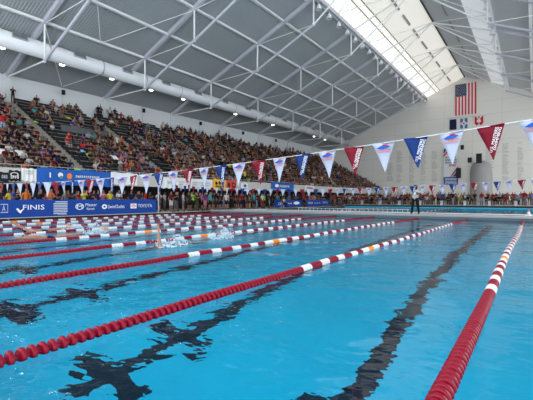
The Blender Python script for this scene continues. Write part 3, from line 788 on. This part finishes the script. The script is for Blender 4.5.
fascia_sheet(160, 175, 177.0, 188, 'white sign board with small print on the fascia, before the longer one', M['white_sheet'], prints=[('lettering', M['ink_grey'], lambda q, f: marks_to(q,7,f,167,173,.4,.65))])
fascia_sheet(175.6, 212, 178.0, 188, 'long white sign board with small grey print on the fascia', M['white_sheet'], prints=[('lettering', M['ink_grey'], lambda q, f: [marks_to(q,9,f,a_,a_+5,v,v+.14) for a_ in (178,185,192,199,205) for v in (.3,.55)])])
fascia_sheet(213.2, 225, 178.8, 190, 'yellow orange sign with black figures on the fascia', M['yellow_sign'], prints=[('logo', M['ink_black'], lambda q, f: (disc_to(q,f,216,.62,1.3,.14), disc_to(q,f,219.2,.65,1.3,.16), disc_to(q,f,222,.62,1.3,.14), marks_to(q,4,f,215,223.5,.2,.4)))])
fascia_sheet(226.5, 236, 180, 189.6, 'red sign with black round emblem on the fascia', M['red_sign'], prints=[('emblem', M['ink_black'], lambda q, f: (disc_to(q,f,233.2,.5,1.9,.3,inner=.55), disc_to(q,f,228.4,.5,1.2,.25)))])
fascia_sheet(241, 247.5, 183, 190.6, 'small white sign with blue emblem on the fascia', M['white_sheet'], prints=[('emblem', M['ink_blue'], lambda q, f: (disc_to(q,f,244.5,.65,1.4,.2), rect_to(q,f,242.5,246.5,.2,.32)))])
fascia_sheet(271, 293.5, 182, 190.5, 'bright blue banner with red and white logo on the fascia above the deck banner', M['blue2'], prints=[('logo', M['ink_white'], lambda q, f: (disc_to(q,f,276.5,.6,2,.2), marks_to(q,7,f,279,289,.4,.7)))])
fascia_sheet(305, 314, 185.5, 190.5, 'small white sign with red word on the far part of the fascia', M['white_sheet'], prints=[('lettering', M['ink_red'], lambda q, f: marks_to(q,4,f,306.5,312.5,.3,.75))])

# cloths draped over benches
def rake_pt(px, py, up=.45):
    t = T(px); kx = -(-SA+CA*t); v = (HY-py)/F    # X=-kx D ; H = v D
    a_, b_ = (2.4+up-EYE), RISE/RUN                # H = a_ + b_(|X|-27)
    D = (a_ - b_*FX)/(v - b_*kx)
    return -kx*D, D*(CA+SA*t), EYE+v*D
def drape(name, m_, lab, xa, xb, yt, yb, cat='cloth'):
    X, Y0, Zt = rake_pt(xa, yb, .5); ya, yb_ = yx(xa,X), yx(xb,X); D = -X/(SA-CA*T(xa)) 
    r = max(0, min(NR-1, int((-X-FX)/RUN))); xr = -FX-RUN*r-.27
    hgt = (yb-yt)*D/F; z0 = tread(r)+.42
    mb = MB(); n = 14; vs = []
    ya, yb_ = yx(xa,xr), yx(xb,xr)
    for k in range(n+1):
        yy = ya+(yb_-ya)*k/n
        for (dx, dz) in ((.0,-.02),(.0,.0),(-.45,.03+hgt*.5),(-.47,.03+hgt*.5),(-.02,.02),(.02,.0)):
            vs.append((xr+dx+.02*math.sin(k*1.1), yy, z0+dz+.02*math.sin(k*.9+dx*5)))
    fs = [(k*6+j, k*6+(j+1)%6, (k+1)*6+(j+1)%6, (k+1)*6+j) for k in range(n) for j in range(6)]
    fs += [tuple(range(6)), tuple(n*6+j for j in reversed(range(6)))]
    mb.add(vs, fs); tag(mb.build(name, m_, None, True), lab, cat)
drape('draped_sheet', M['white_sheet'], 'long white sheet over the benches before the first stairway', -12, 27, 137, 148, 'sheet')
drape('draped_towel', M['red_cloth'], 'thin red towel on a low bench above the white square banner', 19, 35, 152, 155, 'towel')
drape('draped_towel', M['red_cloth'], 'large red towel over a bench below the grey guard panel', 82, 97, 138, 146, 'towel')
drape('draped_towel', M['lime_cloth'], 'lime green towel over a bench below the red towel', 88, 97, 145, 152, 'towel')
drape('draped_towel', M['sky_cloth'], 'sky blue towel beside the lime green towel', 80, 86.5, 145, 150, 'towel')
drape('draped_towel', M['white_sheet'], 'white towel over a bench at the foot of the second stairway', 112, 119, 149, 157, 'towel')
drape('draped_towel', M['red_cloth'], 'red patterned towel over a bench just past the second stairway', 122, 136, 151, 158, 'towel')
drape('draped_towel', M['yellow_cloth'], 'small yellow bag cloth high in the stand under the white wall', 67, 72, 111, 115, 'towel')
drape('draped_towel', M['lime_cloth'], 'small lime cloth high in the stand by the first stairway', 35, 39, 114, 118, 'towel')
drape('draped_towel', M['yellow_cloth'], 'small yellow cloth on a bench beside the first stairway', 26, 30, 112, 114, 'towel')
drape('draped_towel', M['lime_cloth'], 'lime and yellow towel on the lowest bench above the blue banner', 73, 82, 163, 168, 'towel')

# ---------------------------------------------------------------- people
def skin_fig(joints, edges, level, extra=None):
    me = bpy.data.meshes.new('fig'); names = list(joints); idx = {n: i for i, n in enumerate(names)}
    me.from_pydata([joints[n][0] for n in names], [(idx[a], idx[b]) for a, b, _ in edges], [])
    o = bpy.data.objects.new('fig', me); col.objects.link(o)
    bpy.context.view_layer.objects.active = o
    md = o.modifiers.new('s', 'SKIN'); md.use_smooth_shade = True; md.branch_smoothing = .3
    for n in names:
        sv = me.skin_vertices[0].data[idx[n]]; r = joints[n][1]; sv.radius = (r, r) if not isinstance(r, tuple) else r
        sv.use_root = (n == 'pelvis')
    if level:
        sb = o.modifiers.new('u', 'SUBSURF'); sb.levels = level; sb.render_levels = level
    dg = bpy.context.evaluated_depsgraph_get(); dg.update()
    out = bpy.data.meshes.new_from_object(o.evaluated_get(dg)); bpy.data.objects.remove(o); bpy.data.meshes.remove(me)
    # material by closest bone
    segs = [(Vector(joints[a][0]), Vector(joints[b][0]), k) for a, b, k in edges]
    hc = Vector(joints['head'][0]); fd = (Vector(joints['face'][0])-hc).normalized() if 'face' in joints else Vector((0,1,0))
    hu = (hc-Vector(joints['neck'][0])).normalized()
    for p in out.polygons:
        c = p.center; best = 9; k = 0
        for a, b, kk in segs:
            ab = b-a; t = max(0, min(1, (c-a).dot(ab)/max(1e-9, ab.length_squared))); d = (c-a-ab*t).length
            if d < best: best = d; k = kk; tt = t
        if k == 5:  # upper arm: sleeve then skin
            k = 1 if tt < .7 else 0
        if k == 6: k = 2 if tt < .8 else 0
        if k == 0 and (c-hc).length < .2 and (c-hc).dot(hu) > -.07:
            if (c-hc).dot(hu) > .045 or (c-hc).dot(fd) < -.015: k = 3
        p.material_index = k; p.use_smooth = True
    return out
def base_body(pose, arms, long=True):
    J = {}; z = 1
    sx = [('l',-1),('r',1)]
    if pose == 'stand':
        J['pelvis'] = ((0,0,.93),(.15,.11)); J['waist'] = ((0,0,1.08),(.135,.10)); J['chest'] = ((0,.01,1.28),(.165,.115)); J['neckb'] = ((0,0,1.44),.07)
        top = Vector((0,0,0)); hipz = .88
        for s, q in sx:
            J['hip'+s] = ((q*.09,0,.86),.088); J['knee'+s] = ((q*.105,.015,.49),.062); J['ank'+s] = ((q*.11,-.02,.10),.043); J['toe'+s] = ((q*.13,.13,.045),.043)
        sh = 1.40; lean = 0
    else:
        lean = {'sit':0,'lean':.22,'back':-.05}[pose]
        J['pelvis'] = ((0,.0,.12),(.15,.12)); J['waist'] = ((0,.02+lean*.25,.27),(.135,.11)); J['chest'] = ((0,.03+lean*.7,.46),(.165,.12)); J['neckb'] = ((0,.03+lean,.62-lean*.15),.07)
        for s, q in sx:
            J['hip'+s] = ((q*.09,.05,.10),.09); J['knee'+s] = ((q*.14,.40,.12),.066); J['ank'+s] = ((q*.13,.36,-.30),.043); J['toe'+s] = ((q*.14,.47,-.375),.038)
        sh = .585-lean*.15
    nb = Vector(J['neckb'][0]); J['neck'] = (tuple(nb+Vector((0,.01,.06))),.052); J['head'] = (tuple(nb+Vector((0,.025,.17))),(.082,.095)); J['crown'] = (tuple(nb+Vector((0,.015,.25))),(.065,.075)); J['face'] = (tuple(nb+Vector((0,.085,.155))),.035)
    by = nb.y
    for s, q in sx:
        S = Vector((q*.175, by-.005, sh)); J['sh'+s] = (tuple(S), .062)
        a = arms if isinstance(arms, str) else arms[0 if s=='l' else 1]
        if a == 'down': E = S+Vector((q*.055,-.03,-.28)); W = E+Vector((0,.06,-.25))
        elif a == 'lap': E = S+Vector((q*.06,.03,-.26)); W = Vector((q*.07, E.y+.22, E.z-.06))
        elif a == 'cross': E = S+Vector((q*.06,.05,-.25)); W = Vector((-q*.04, E.y+.17, E.z+.04))
        elif a == 'hip': E = S+Vector((q*.15,-.06,-.22)); W = Vector((q*.15, S.y+.06, E.z-.2))
        elif a == 'up': E = S+Vector((q*.12,.10,.16)); W = E+Vector((-q*.08,.06,.24))
        elif a == 'phone': E = S+Vector((q*.05,.06,-.22)); W = Vector((q*.06, E.y+.20, E.z+.12))
        elif a == 'chin': E = S+Vector((q*.04,.16,-.22)); W = Vector((q*.05, by+.13, S.z+.03))
        elif a == 'behind': E = S+Vector((q*.09,-.10,-.25)); W = Vector((q*.06, S.y-.15, E.z-.18))
        d = (W-E).normalized()
        J['el'+s] = (tuple(E),.045); J['wr'+s] = (tuple(W),.030); J['ha'+s] = (tuple(W+d*.085),(.038,.025))
    E_ = [('pelvis','waist',1),('waist','chest',1),('chest','neckb',1),('neckb','neck',0),('neck','head',0),('head','crown',0),('head','face',0)]
    for s, _ in sx:
        E_ += [('chest','sh'+s,1),('sh'+s,'el'+s,5),('el'+s,'wr'+s,0),('wr'+s,'ha'+s,0),('pelvis','hip'+s,2),('hip'+s,'knee'+s,2 if long else 6),('knee'+s,'ank'+s,2 if long else 0),('ank'+s,'toe'+s,4)]
    return J, E_
POSES = {}
for nm, (ps, ar, lg_) in {'stand_down':('stand','down',False),'stand_cross':('stand','cross',True),'stand_hip':('stand',('hip','down'),False),'stand_phone':('stand',('phone','phone'),True),'stand_up':('stand',('up','down'),False),
        'sit_lap':('sit','lap',True),'sit_phone':('sit',('phone','lap'),False),'sit_lean':('lean','lap',True),'sit_chin':('lean',('chin','lap'),False),'sit_cross':('back','cross',False),'sit_up':('sit',('up','lap'),False)}.items():
    J, E_ = base_body(ps, ar, lg_)
    POSES[nm] = (skin_fig(J, E_, 1), skin_fig(J, E_, 0))
SIT = [k for k in POSES if k.startswith('sit')]; STD = [k for k in POSES if k.startswith('stand')]
SIT = [k for k in SIT if k != 'sit_up']*3 + ['sit_up']; STD = [k for k in STD if k != 'stand_up']*4 + ['stand_up']
SKIN = [mat('skin light', (.26,.13,.085), .55), mat('skin tan', (.20,.10,.062), .55), mat('skin brown', (.12,.055,.03), .55), mat('skin pale', (.36,.19,.13), .55)]
HAIR = [mat('hair black', (.012,.01,.009), .6), mat('hair brown', (.06,.03,.015), .6), mat('hair blond', (.35,.22,.1), .6), mat('hair grey', (.3,.29,.28), .6)]
SHOE = [M['black'], mat('pale shoe', (.5,.5,.5), .6)]
CLR = {'black':(.012,.012,.014),'charcoal':(.035,.035,.04),'navy':(.012,.02,.07),'white':(.66,.66,.66),'grey':(.17,.17,.18),'red':(.48,.012,.02),'maroon':(.16,.01,.02),'royal blue':(.02,.08,.42),
       'teal':(.02,.42,.48),'lime green':(.32,.65,.05),'orange':(.75,.17,.02),'yellow':(.80,.60,.04),'pink':(.65,.20,.30),'purple':(.12,.05,.25),'olive':(.09,.10,.04),'lavender':(.25,.22,.55),'brown':(.09,.05,.03),'pale blue':(.30,.42,.60)}
CM = {k: mat(k+' cloth', tuple(q*.62 for q in v), .8) for k, v in CLR.items()}
W_SEAT = dict(zip(CLR, (34,14,13,8,8,5,5,2.5,.9,.5,.7,.8,1.2,1.2,3,1,5,2)))
W_FAR = dict(zip(CLR, (18,6,8,12,4,24,5,5,1,.5,1,.5,2,1,1,1,1,2)))
def pick(w, rng): 
    ks = list(w); return rng.choices(ks, [w[k] for k in ks])[0]
PANT = ['black','navy','charcoal','grey','olive','brown','pale blue','navy','black']
people = []   # dict(pos, rot, pose, cols, label_bits, size)
rngp = random.Random(5)
def add_person(x, y, z, rot, pose, shirt=None, where='', w=W_SEAT, pri=0, pants=None, cat='person', topless=False, sc=None, group=None):
    D = -x*SA + y*CA; u = (x*CA + y*SA)/max(.1,D)
    if D < .5 or abs(u) > .72: 
        return
    shirt = shirt or pick(w, rngp); pants = pants or rngp.choice(PANT)
    people.append(dict(x=x,y=y,z=z,rot=rot,pose=pose,shirt=shirt,pants=pants,skin=rngp.choice([0,0,1,1,3,2]),hair=rngp.choice([0,0,1,1,2,3]),where=where,
        size=(1.75 if pose.startswith('stand') else 1.25)/D + pri, sc=sc or rngp.uniform(.93,1.06), topless=topless, group=group, D=D))
NUM = 'one two three four five six seven eight nine ten eleven twelve thirteen fourteen fifteen sixteen seventeen eighteen'.split()
# in the stand
faceX = -PI/2    # local +y -> world +x
taken = {}
def dens(r, y):
    if y < 15: return .82
    if y < 24: return .30 if r > 8 else .72
    if y < 34: return .34 if r > 9 else .74
    return .76 if r < 9 else .46
for bi, (y0, y1) in enumerate(BLOCK):
    for r in range(NR):
        y = y0+.36; k = 0
        while y < y1-.3:
            if rngp.random() < dens(r, y):
                x = -FX-RUN*r-.52
                if rngp.random() < .035: 
                    add_person(x+.36, y, tread(r)+.0, faceX+rngp.uniform(-.4,.4), rngp.choice(STD), where=f'on bleacher row {NUM[r]}, {ordn(k)} place {blockname[bi]}', group='spectators in the stand')
                else:
                    add_person(x+rngp.uniform(-.02,.03), y+rngp.uniform(-.05,.05), tread(r)+.45, faceX+rngp.uniform(-.35,.35), rngp.choice(SIT), where=f'on bleacher row {NUM[r]}, {ordn(k)} seat {blockname[bi]}', group='spectators in the stand')
            y += .56; k += 1
# standing along the very top in front of the white wall
for ti, (px, s_) in enumerate(((13,'black'),(98,'black'),(101,'black'),(110,'white'),(115,'black'),(218,'black'),(226,'black'),(229,'black'),(290,'black'),(293,'charcoal'))):
    x = -FX-RUN*17-.16; add_person(x, yx(px,x), tread(17), faceX, rngp.choice(STD), s_, f'against the white back wall, {ordn(ti)} of those on the top row', pri=.01, group='people standing at the top of the stand')
# deck: behind the sponsor banner and open deck
def deck_row(x, px0, px1, step, where, shirts=None, prob=.85, sit=.0, w=W_SEAT):
    y = yx(px0, x); k = 0
    while y < yx(px1, x):
        if rngp.random() < prob:
            xx = x+rngp.uniform(-.2,.2)
            p = rngp.choice(STD)
            add_person(xx, y+rngp.uniform(-.1,.1), .12, faceX+rngp.uniform(-.8,.8), p, None, f'{ordn(k)} in the {where}', w=w, sc=rngp.uniform(.92,1.0), group='people standing on the side deck')
        y += step; k += 1
deck_row(-23.9, -4, 150, .75, 'front row behind the sponsor banner', prob=.85)
deck_row(-25.4, -4, 155, .6, 'second row behind the sponsor banner', prob=.9)
deck_row(-23.6, 160, 272, .55, 'front row of the open deck', prob=.85)
deck_row(-24.6, 158, 272, .7, 'second row of the open deck', prob=.8)
deck_row(-25.8, 158, 330, .9, 'rear deck row under the stand', prob=.8)
deck_row(-24.7, 276, 330, .8, 'row behind the short deck banners', prob=.7)
deck_row(-23.8, 332, 398, .7, 'front row beyond the short banners', prob=.9, w=W_FAR)
deck_row(-25.0, 332, 398, .8, 'second row beyond the short banners', prob=.8, w=W_FAR)
# specific people on the deck
behind = {26:'over its swoosh logo',50:'over its striped emblem',84:'over its round logo',103:'over its small disc logo',110:'beside the pink one',119:'near its far end'}
for px, s_, ps in ((26,'orange','stand_down'),(50,'orange','stand_cross'),(84,'yellow','stand_phone'),(103,'pink','stand_cross'),(110,'yellow','stand_down'),(119,'white','stand_cross')):
    add_person(-23.45, yx(px,-23.45), .12, faceX, ps, s_, f'close behind the sponsor banner, {behind[px]}', pri=.005, sc=.97, group='people at the sponsor banner')
for px, s_, ps, pt in ((193,'lime green','stand_phone','black'),(205,'purple','stand_down','pink'),(210,'teal','stand_down','black'),(171,'maroon','stand_down','white'),(254,'teal','stand_hip','navy'),(262,'white','stand_down','red'),(264,'lime green','stand_down','black')):
    add_person(-23.2, yx(px,-23.2), .12, faceX, ps, s_, 'at the pool edge of the open deck, wearing '+pt, pri=.005, pants=pt, sc=.97, group='people at the pool edge')
add_person(-22.95, yx(247,-22.95), .14, faceX, 'stand_down', 'black', 'at the pool edge near the bulkhead end, pale legs', pri=.01, sc=1.04)
add_person(-22.95, yx(249.8,-22.95), .14, faceX+.5, 'stand_down', 'maroon', 'beside the one at the bulkhead end', pri=.01, sc=1.04)
add_person(-22.9, yx(304,-22.9), .14, faceX, 'stand_hip', 'red', 'between the two short deck banners', pri=.01, pants='black', sc=1.08)
# folding chair with the seated one in white
cy_ = yx(283.5,-23.0)
ch = empty('folding_chair', (-23.0, cy_, .12)); tag(ch, 'dark folding chair in front of the short blue deck banner', 'chair')
MB().box(-.2,.2,-.22,.22,.40,.43).build('seat', M['black'], ch); MB().box(-.24,-.2,-.22,.22,.55,.85).build('backrest', M['black'], ch)
for a_, b2 in ((-1,-1),(-1,1),(1,-1),(1,1)): MB().tube((a_*.18,b2*.2,0),(a_*.18,b2*.2,.40 if a_ > 0 else .85),.014,6).build('leg', M['pole'], ch)
add_person(-22.98, cy_, .12+.435, faceX, 'sit_lap', 'white', 'on the folding chair before the short blue banner', pri=.01, pants='black')
# far end of the pool
k = 0
for row, (yy, prob, st_) in enumerate(((52.9,.85,.62),(53.9,.85,.66),(55.0,.8,.72),(56.4,.6,.9))):
    x = -22.0; k = 0
    while x < 2.5:
        if rngp.random() < prob:
            pose = rngp.choice(SIT if (row < 2 and rngp.random() < .65) else STD)
            sit_ = pose.startswith('sit')
            add_person(x+rngp.uniform(-.12,.12), yy+rngp.uniform(-.1,.1)*(0 if sit_ else 1), .38+(.46 if sit_ else 0), PI+rngp.uniform(-.4,.4), pose, None, f'{ordn(k)} in the {ordn(row)} row at the far pool end', w=W_FAR, sc=rngp.uniform(.9,1.0), group='people at the far pool end', topless=False)
        x += st_; k += 1
for row, yy in enumerate((52.9, 53.9)):
    e = empty('team_bench', (-10, yy-.0, .38)); tag(e, f'{ordn(row)} long pale bench for swimmers at the far pool end', 'bench')
    MB().box(-12.4,12.9,-.17,.17,.38,.42).build('seat', M['bench_edge'], e)
    for q in range(13): MB().box(-12.3+q*2.08,-12.24+q*2.08,-.15,.15,0,.38).build('leg', M['pole'], e)
add_person(-.95, 52.3, .38, PI, 'stand_hip', 'red', 'by the water at the far pool end near the frame edge', pri=.01, pants='grey')

# choose individuals
people.sort(key=lambda p: -p['size'])
N_IND = 292
seen_lab = set()
def mats_of(p):
    sh = CM[p['shirt']]
    return [SKIN[p['skin']], sh, CM[p['pants']], HAIR[p['hair']], SHOE[0]]
proto_mesh = {}
for k, (hi, lo) in POSES.items():
    for me in (hi, lo):
        for q in range(5): me.materials.append(SKIN[0])
    hi.name = 'body_'+k
for p in people[:N_IND]:
    o = bpy.data.objects.new('person', POSES[p['pose']][0]); col.objects.link(o)
    o.location = (p['x'], p['y'], p['z']); o.rotation_euler = (0,0,p['rot']); o.scale = (p['sc'],)*3
    if p['pose'].startswith('sit'): o.scale = (.95,)*3
    for i, mm in enumerate(mats_of(p)):
        o.material_slots[i].link = 'OBJECT'; o.material_slots[i].material = mm
    verb = 'standing' if p['pose'].startswith('stand') else 'seated'
    lab = f"person in {p['shirt']} {verb} {p['where']}"
    if lab in seen_lab: lab = f"person in {p['shirt']} and {p['pants']} {verb} {p['where']}".replace('the ','')
    if lab in seen_lab: lab = lab.replace('person in', 'another person in')
    seen_lab.add(lab)
    tag(o, lab, 'person', p['group'])
# the rest of the crowd as one mass per place
pal = SKIN + HAIR + [CM[k] for k in CLR] + [M['black']]; pidx = {m_.name: i for i, m_ in enumerate(pal)}
lowgeo = {k: ([v.co.copy() for v in lo.vertices], [tuple(f.vertices) for f in lo.polygons], [f.material_index for f in lo.polygons]) for k, (hi, lo) in POSES.items()}
mass = {'stand': MB(), 'deck': MB(), 'far': MB()}
for p in people[N_IND:]:
    vs, fs, mi = lowgeo[p['pose']]
    g = p['group'] or ''
    mb = mass['stand' if 'stand' in g and 'deck' not in g else ('far' if 'far' in g else 'deck')]
    c, s = math.cos(p['rot'])*p['sc'], math.sin(p['rot'])*p['sc']
    b0 = len(mb.v); mb.v.extend([(p['x']+v.x*c-v.y*s, p['y']+v.x*s+v.y*c, p['z']+v.z*p['sc']) for v in vs])
    mm = [pidx[q.name] for q in mats_of(p)]
    mb.f.extend([tuple(b0+i for i in f) for f in fs]); mb.m.extend([mm[i] for i in mi])
for k, lab in (('stand','dense crowd of spectators filling the rest of the stand'),('deck','crowd of people further along the side deck'),('far','crowd of swimmers and coaches behind the far pool end')):
    if mass[k].f: tag(mass[k].build('crowd', pal, None, True), lab, 'crowd', None, 'stuff')
print('people', len(people), 'individual', min(N_IND, len(people)))

# the official on the bulkhead, with hands and face
def fingers(J, E_, s, W, d, side, up, r=.0085):
    palm = W + d*.07
    for i, (off, ln) in enumerate(((-.03,.07),(-.01,.08),(.01,.077),(.03,.06))):
        a = palm + side*off; J[f'f{s}{i}a'] = (tuple(a + d*.03), r); J[f'f{s}{i}b'] = (tuple(a + d*(.03+ln*.55) + up*.01), r); J[f'f{s}{i}c'] = (tuple(a + d*(.03+ln) + up*.03), r*.8)
        E_ += [('ha'+s, f'f{s}{i}a', 0), (f'f{s}{i}a', f'f{s}{i}b', 0), (f'f{s}{i}b', f'f{s}{i}c', 0)]
    J[f'f{s}ta'] = (tuple(W + d*.04 + side*.045), r*1.1); J[f'f{s}tb'] = (tuple(W + d*.08 + side*.07), r)
    E_ += [('wr'+s, f'f{s}ta', 0), (f'f{s}ta', f'f{s}tb', 0)]
J, E_ = base_body('stand', ('phone','down'), True)
J['pelvis'] = ((0,0,.93),(.165,.13)); J['waist'] = ((0,.02,1.08),(.16,.14)); J['chest'] = ((0,.02,1.28),(.185,.14))
for s, q in (('l',-1),('r',1)):
    W = Vector(J['wr'+s][0]); H = Vector(J['ha'+s][0]); d = (H-W).normalized(); side = Vector((q,0,0)).cross(d).normalized() if s == 'r' else Vector((0,1,0)); side = (side - d*side.dot(d)).normalized()
    fingers(J, E_, s, W, d, side, d.cross(side))
    J['hip'+s] = ((q*.10,0,.86),.10); J['knee'+s] = ((q*.14,.01,.49),.078); J['ank'+s] = ((q*.18,-.02,.10),.055); J['toe'+s] = ((q*.20,.13,.05),.045)
me = skin_fig(J, E_, 1)
for q in range(5): me.materials.append([SKIN[1], CM['white'], CM['black'], HAIR[1], SHOE[0]][q])
oy = 24.3; D_ = oy/(CA+SA*T(415.3)); ox = D_*(-SA+CA*T(415.3))
of = empty('person', (ox, oy, .222), PI-.15); tag(of, 'pool official in white shirt and black trousers standing on the bulkhead', 'person')
bd = link('body', me, of); of.scale = (1.18,1.05,1.03)
fc = MB()
nbk = Vector(J['neckb'][0])
for q in (-1,1): fc.lathe([(.001,-.006),(.012,0),(.001,.006)],8,axis='y',off=(q*.032,nbk.y+.118,nbk.z+.185))
fc.build('eyes', M['black'], of, True)
MB().lathe([(.003,.02),(.014,-.02),(.003,-.028)],8,off=(0,nbk.y+.125,nbk.z+.165)).build('nose', SKIN[1], of, True)
MB().box(-.025,.025,nbk.y+.11,nbk.y+.118,nbk.z+.112,nbk.z+.12).build('mouth', M['ink_red'], of)
# long hair part
MB().lathe([(.03,.30),(.09,.27),(.112,.2),(.11,.10),(.07,.03),(.02,.0)],14,off=(0,nbk.y-.015,nbk.z)).build('hair', HAIR[1], of, True)
MB().box(-.12,-.02,nbk.y+.28,nbk.y+.29,nbk.z-.27,nbk.z-.13).build('clipboard', M['ink_white'], of)

# swimmers
def swimmer(loc, rz_, armsp, lab):
    J = {}; J['pelvis'] = ((0,0,-.10),(.15,.10)); J['waist'] = ((0,.18,-.08),(.13,.09)); J['chest'] = ((0,.40,-.05),(.17,.11)); J['neckb'] = ((0,.58,-.03),.07)
    J['neck'] = ((0,.63,-.02),.055); J['head'] = ((0,.73,.015),(.085,.09)); J['crown'] = ((0,.81,.02),(.06,.065)); J['face'] = ((0,.72,.085),.035)
    E_ = [('pelvis','waist',1),('waist','chest',0),('chest','neckb',0),('neckb','neck',0),('neck','head',0),('head','crown',0),('head','face',0)]
    for s, q in (('l',-1),('r',1)):
        J['hip'+s] = ((q*.09,-.08,-.12),.088); J['knee'+s] = ((q*.11,-.50,-.14+.1*(q>0)),.06); J['ank'+s] = ((q*.10,-.90,-.18+.14*(q>0)),.042); J['toe'+s] = ((q*.10,-1.06,-.14+.16*(q>0)),.035)
        S = Vector((q*.18,.54,-.02)); J['sh'+s] = (tuple(S),.062)
        kind = armsp[0 if q < 0 else 1]
        if kind == 'up': d = Vector((q*.02,.15,1)).normalized()
        elif kind == 'fwd': d = Vector((q*.10,1,.06)).normalized()
        elif kind == 'diag': d = Vector((q*.25,.85,.62)).normalized()
        else: d = Vector((q*.2,-1,-.35)).normalized()
        E = S+d*.29; W = E+d*.26
        J['el'+s] = (tuple(E),.045); J['wr'+s] = (tuple(W),.03); J['ha'+s] = (tuple(W+d*.08),(.038,.022))
        side = Vector((0,0,1)).cross(d); side = side.normalized() if side.length > .1 else Vector((0,1,0))
        E_ += [('chest','sh'+s,0),('sh'+s,'el'+s,0),('el'+s,'wr'+s,0),('wr'+s,'ha'+s,0),('pelvis','hip'+s,2),('hip'+s,'knee'+s,0),('knee'+s,'ank'+s,0),('ank'+s,'toe'+s,0)]
        fingers(J, E_, s, W, d, side, d.cross(side))
    me = skin_fig(J, E_, 1)
    for q in range(5): me.materials.append([SKIN[3], CM['navy'], CM['navy'], CM['black'], SKIN[3]][q])
    e = empty('person', loc, rz_); tag(e, lab, 'person'); link('body', me, e)
    return e
swimmer((-7.48,6.6,-.13), PI, ('up','back'), 'backstroke swimmer with one arm straight up between the third and fourth ropes')
swimmer((-11.9,5.75,.06), PI, ('fwd','back'), 'swimmer stretched flat on the water behind the fifth lane rope')
swimmer((-14.7,6.9,.05), PI, ('back','diag'), 'swimmer lifting a slanted arm in the lane by the side of the deck')
# splashes: drops and foam
def splash(cx_, cy_, rad, hgt, n, lab, seed):
    rng = random.Random(seed); bm = bmesh.new()
    for i in range(n):
        an = rng.uniform(0, 2*PI); rr_ = rad*rng.random()**.6; z = abs(rng.gauss(0,1))*hgt*.4*(1-.5*rr_/rad); s = rng.uniform(.004,.011)*(1.2-.4*min(1,z/hgt))
        mtx = Matrix.Translation((cx_+rr_*math.cos(an)*.6, cy_+rr_*math.sin(an), z+.01)) @ Matrix.Diagonal((s,s,s*rng.uniform(1,2.2),1))
        bmesh.ops.create_icosphere(bm, subdivisions=1, radius=1, matrix=mtx)
    # crest sheets
    for q in range(3):
        a0 = rng.uniform(-.5,.5); 
        for i in range(50):
            f = i/50; z = hgt*math.sin(f*PI)*(.9-.2*q)+rng.gauss(0,.015); s = rng.uniform(.006,.014)
            bmesh.ops.create_icosphere(bm, subdivisions=1, radius=1, matrix=Matrix.Translation((cx_+a0*.3+rng.gauss(0,.03), cy_-rad*.5+f*rad*1.1+q*.08, z)) @ Matrix.Diagonal((s,s,s*1.5,1)))
    # foam mounds
    for i in range(12):
        an = rng.uniform(0,2*PI); rr_ = rad*.75*rng.random(); s = rng.uniform(.015,.055)
        bmesh.ops.create_icosphere(bm, subdivisions=2, radius=1, matrix=Matrix.Translation((cx_+rr_*math.cos(an)*.6, cy_+rr_*math.sin(an), 0)) @ Matrix.Diagonal((s,s*1.5,s*.45,1)))
    me = bpy.data.meshes.new('splash'); bm.to_mesh(me); bm.free(); me.materials.append(M['foam'])
    for p in me.polygons: p.use_smooth = True
    o = link('water_splash', me); tag(o, lab, 'splash', None, 'stuff')
splash(-7.5, 8.45, .5, .36, 300, 'white splash kicked up behind the backstroke swimmer', 1)
splash(-7.3, 6.4, .6, .30, 170, 'arc of spray beside the raised arm of the backstroke swimmer', 2)
splash(-12.0, 7.2, .5, .38, 240, 'white splash behind the flat swimmer', 3)
splash(-12.0, 5.3, .4, .12, 120, 'low foam around the flat swimmer', 4)
splash(-14.8, 7.9, .5, .22, 160, 'low splash behind the swimmer with the slanted arm', 5)

# starting blocks at the far end
sb = empty('starting_block'); 
MB().box(-.28,.28,-.3,.3,.55,.60).build('platform', M['bench_edge'], sb); MB().box(-.13,.13,-.1,.2,0,.55).build('pedestal', M['pole'], sb)
MB().box(-.26,.26,.2,.32,.62,.70).build('footrest', M['black'], sb); MB().tube((-.2,-.33,.45),(.2,-.33,.45),.02,6).build('grip_bar', M['pole'], sb)
for i in range(9):
    o = sb if i == 0 else copy_tree(sb)
    o.location = ((-.45+1.3)-2.6*i, 52.15, .38); tag(o, f'{ordn(i)} grey starting block at the far pool end, counted toward the stand', 'starting block', 'starting blocks at the far pool end')

# ---------------------------------------------------------------- light, camera
wd = bpy.data.worlds.new('daylight_fill'); scn.world = wd; wd.use_nodes = True
bg = wd.node_tree.nodes['Background']; bg.inputs[0].default_value = (.86,.93,1,1); bg.inputs[1].default_value = 3.0  # even fill added, entering where the near and right walls are unbuilt
def area(name, loc, rot, sx, sy, power, colr=(1,1,1)):
    l = bpy.data.lights.new(name, 'AREA'); l.shape = 'RECTANGLE'; l.size = sx; l.size_y = sy; l.energy = power; l.color = colr
    o = bpy.data.objects.new(name, l); col.objects.link(o); o.location = loc; o.rotation_euler = rot; return o
cam = bpy.data.cameras.new('camera'); cam.sensor_width = 36; cam.lens = 36*F/533; cam.clip_end = 300; cam.clip_start = .05
co = bpy.data.objects.new('camera', cam); col.objects.link(co); co.location = (0,0,EYE)
co.rotation_euler = (math.radians(90-.15), 0, math.radians(34.9)); scn.camera = co
vs = scn.view_settings; vs.view_transform = 'Standard'; vs.look = 'None'; vs.gamma = 1; vs.exposure = .3; vs.use_curve_mapping = False
scn.cycles.use_denoising = True; scn.cycles.max_bounces = 10; scn.cycles.diffuse_bounces = 4; scn.cycles.transmission_bounces = 8
scn.cycles.caustics_refractive = True; scn.cycles.caustics_reflective = True; scn.cycles.blur_glossy = .5
scn.cycles.sample_clamp_indirect = 6
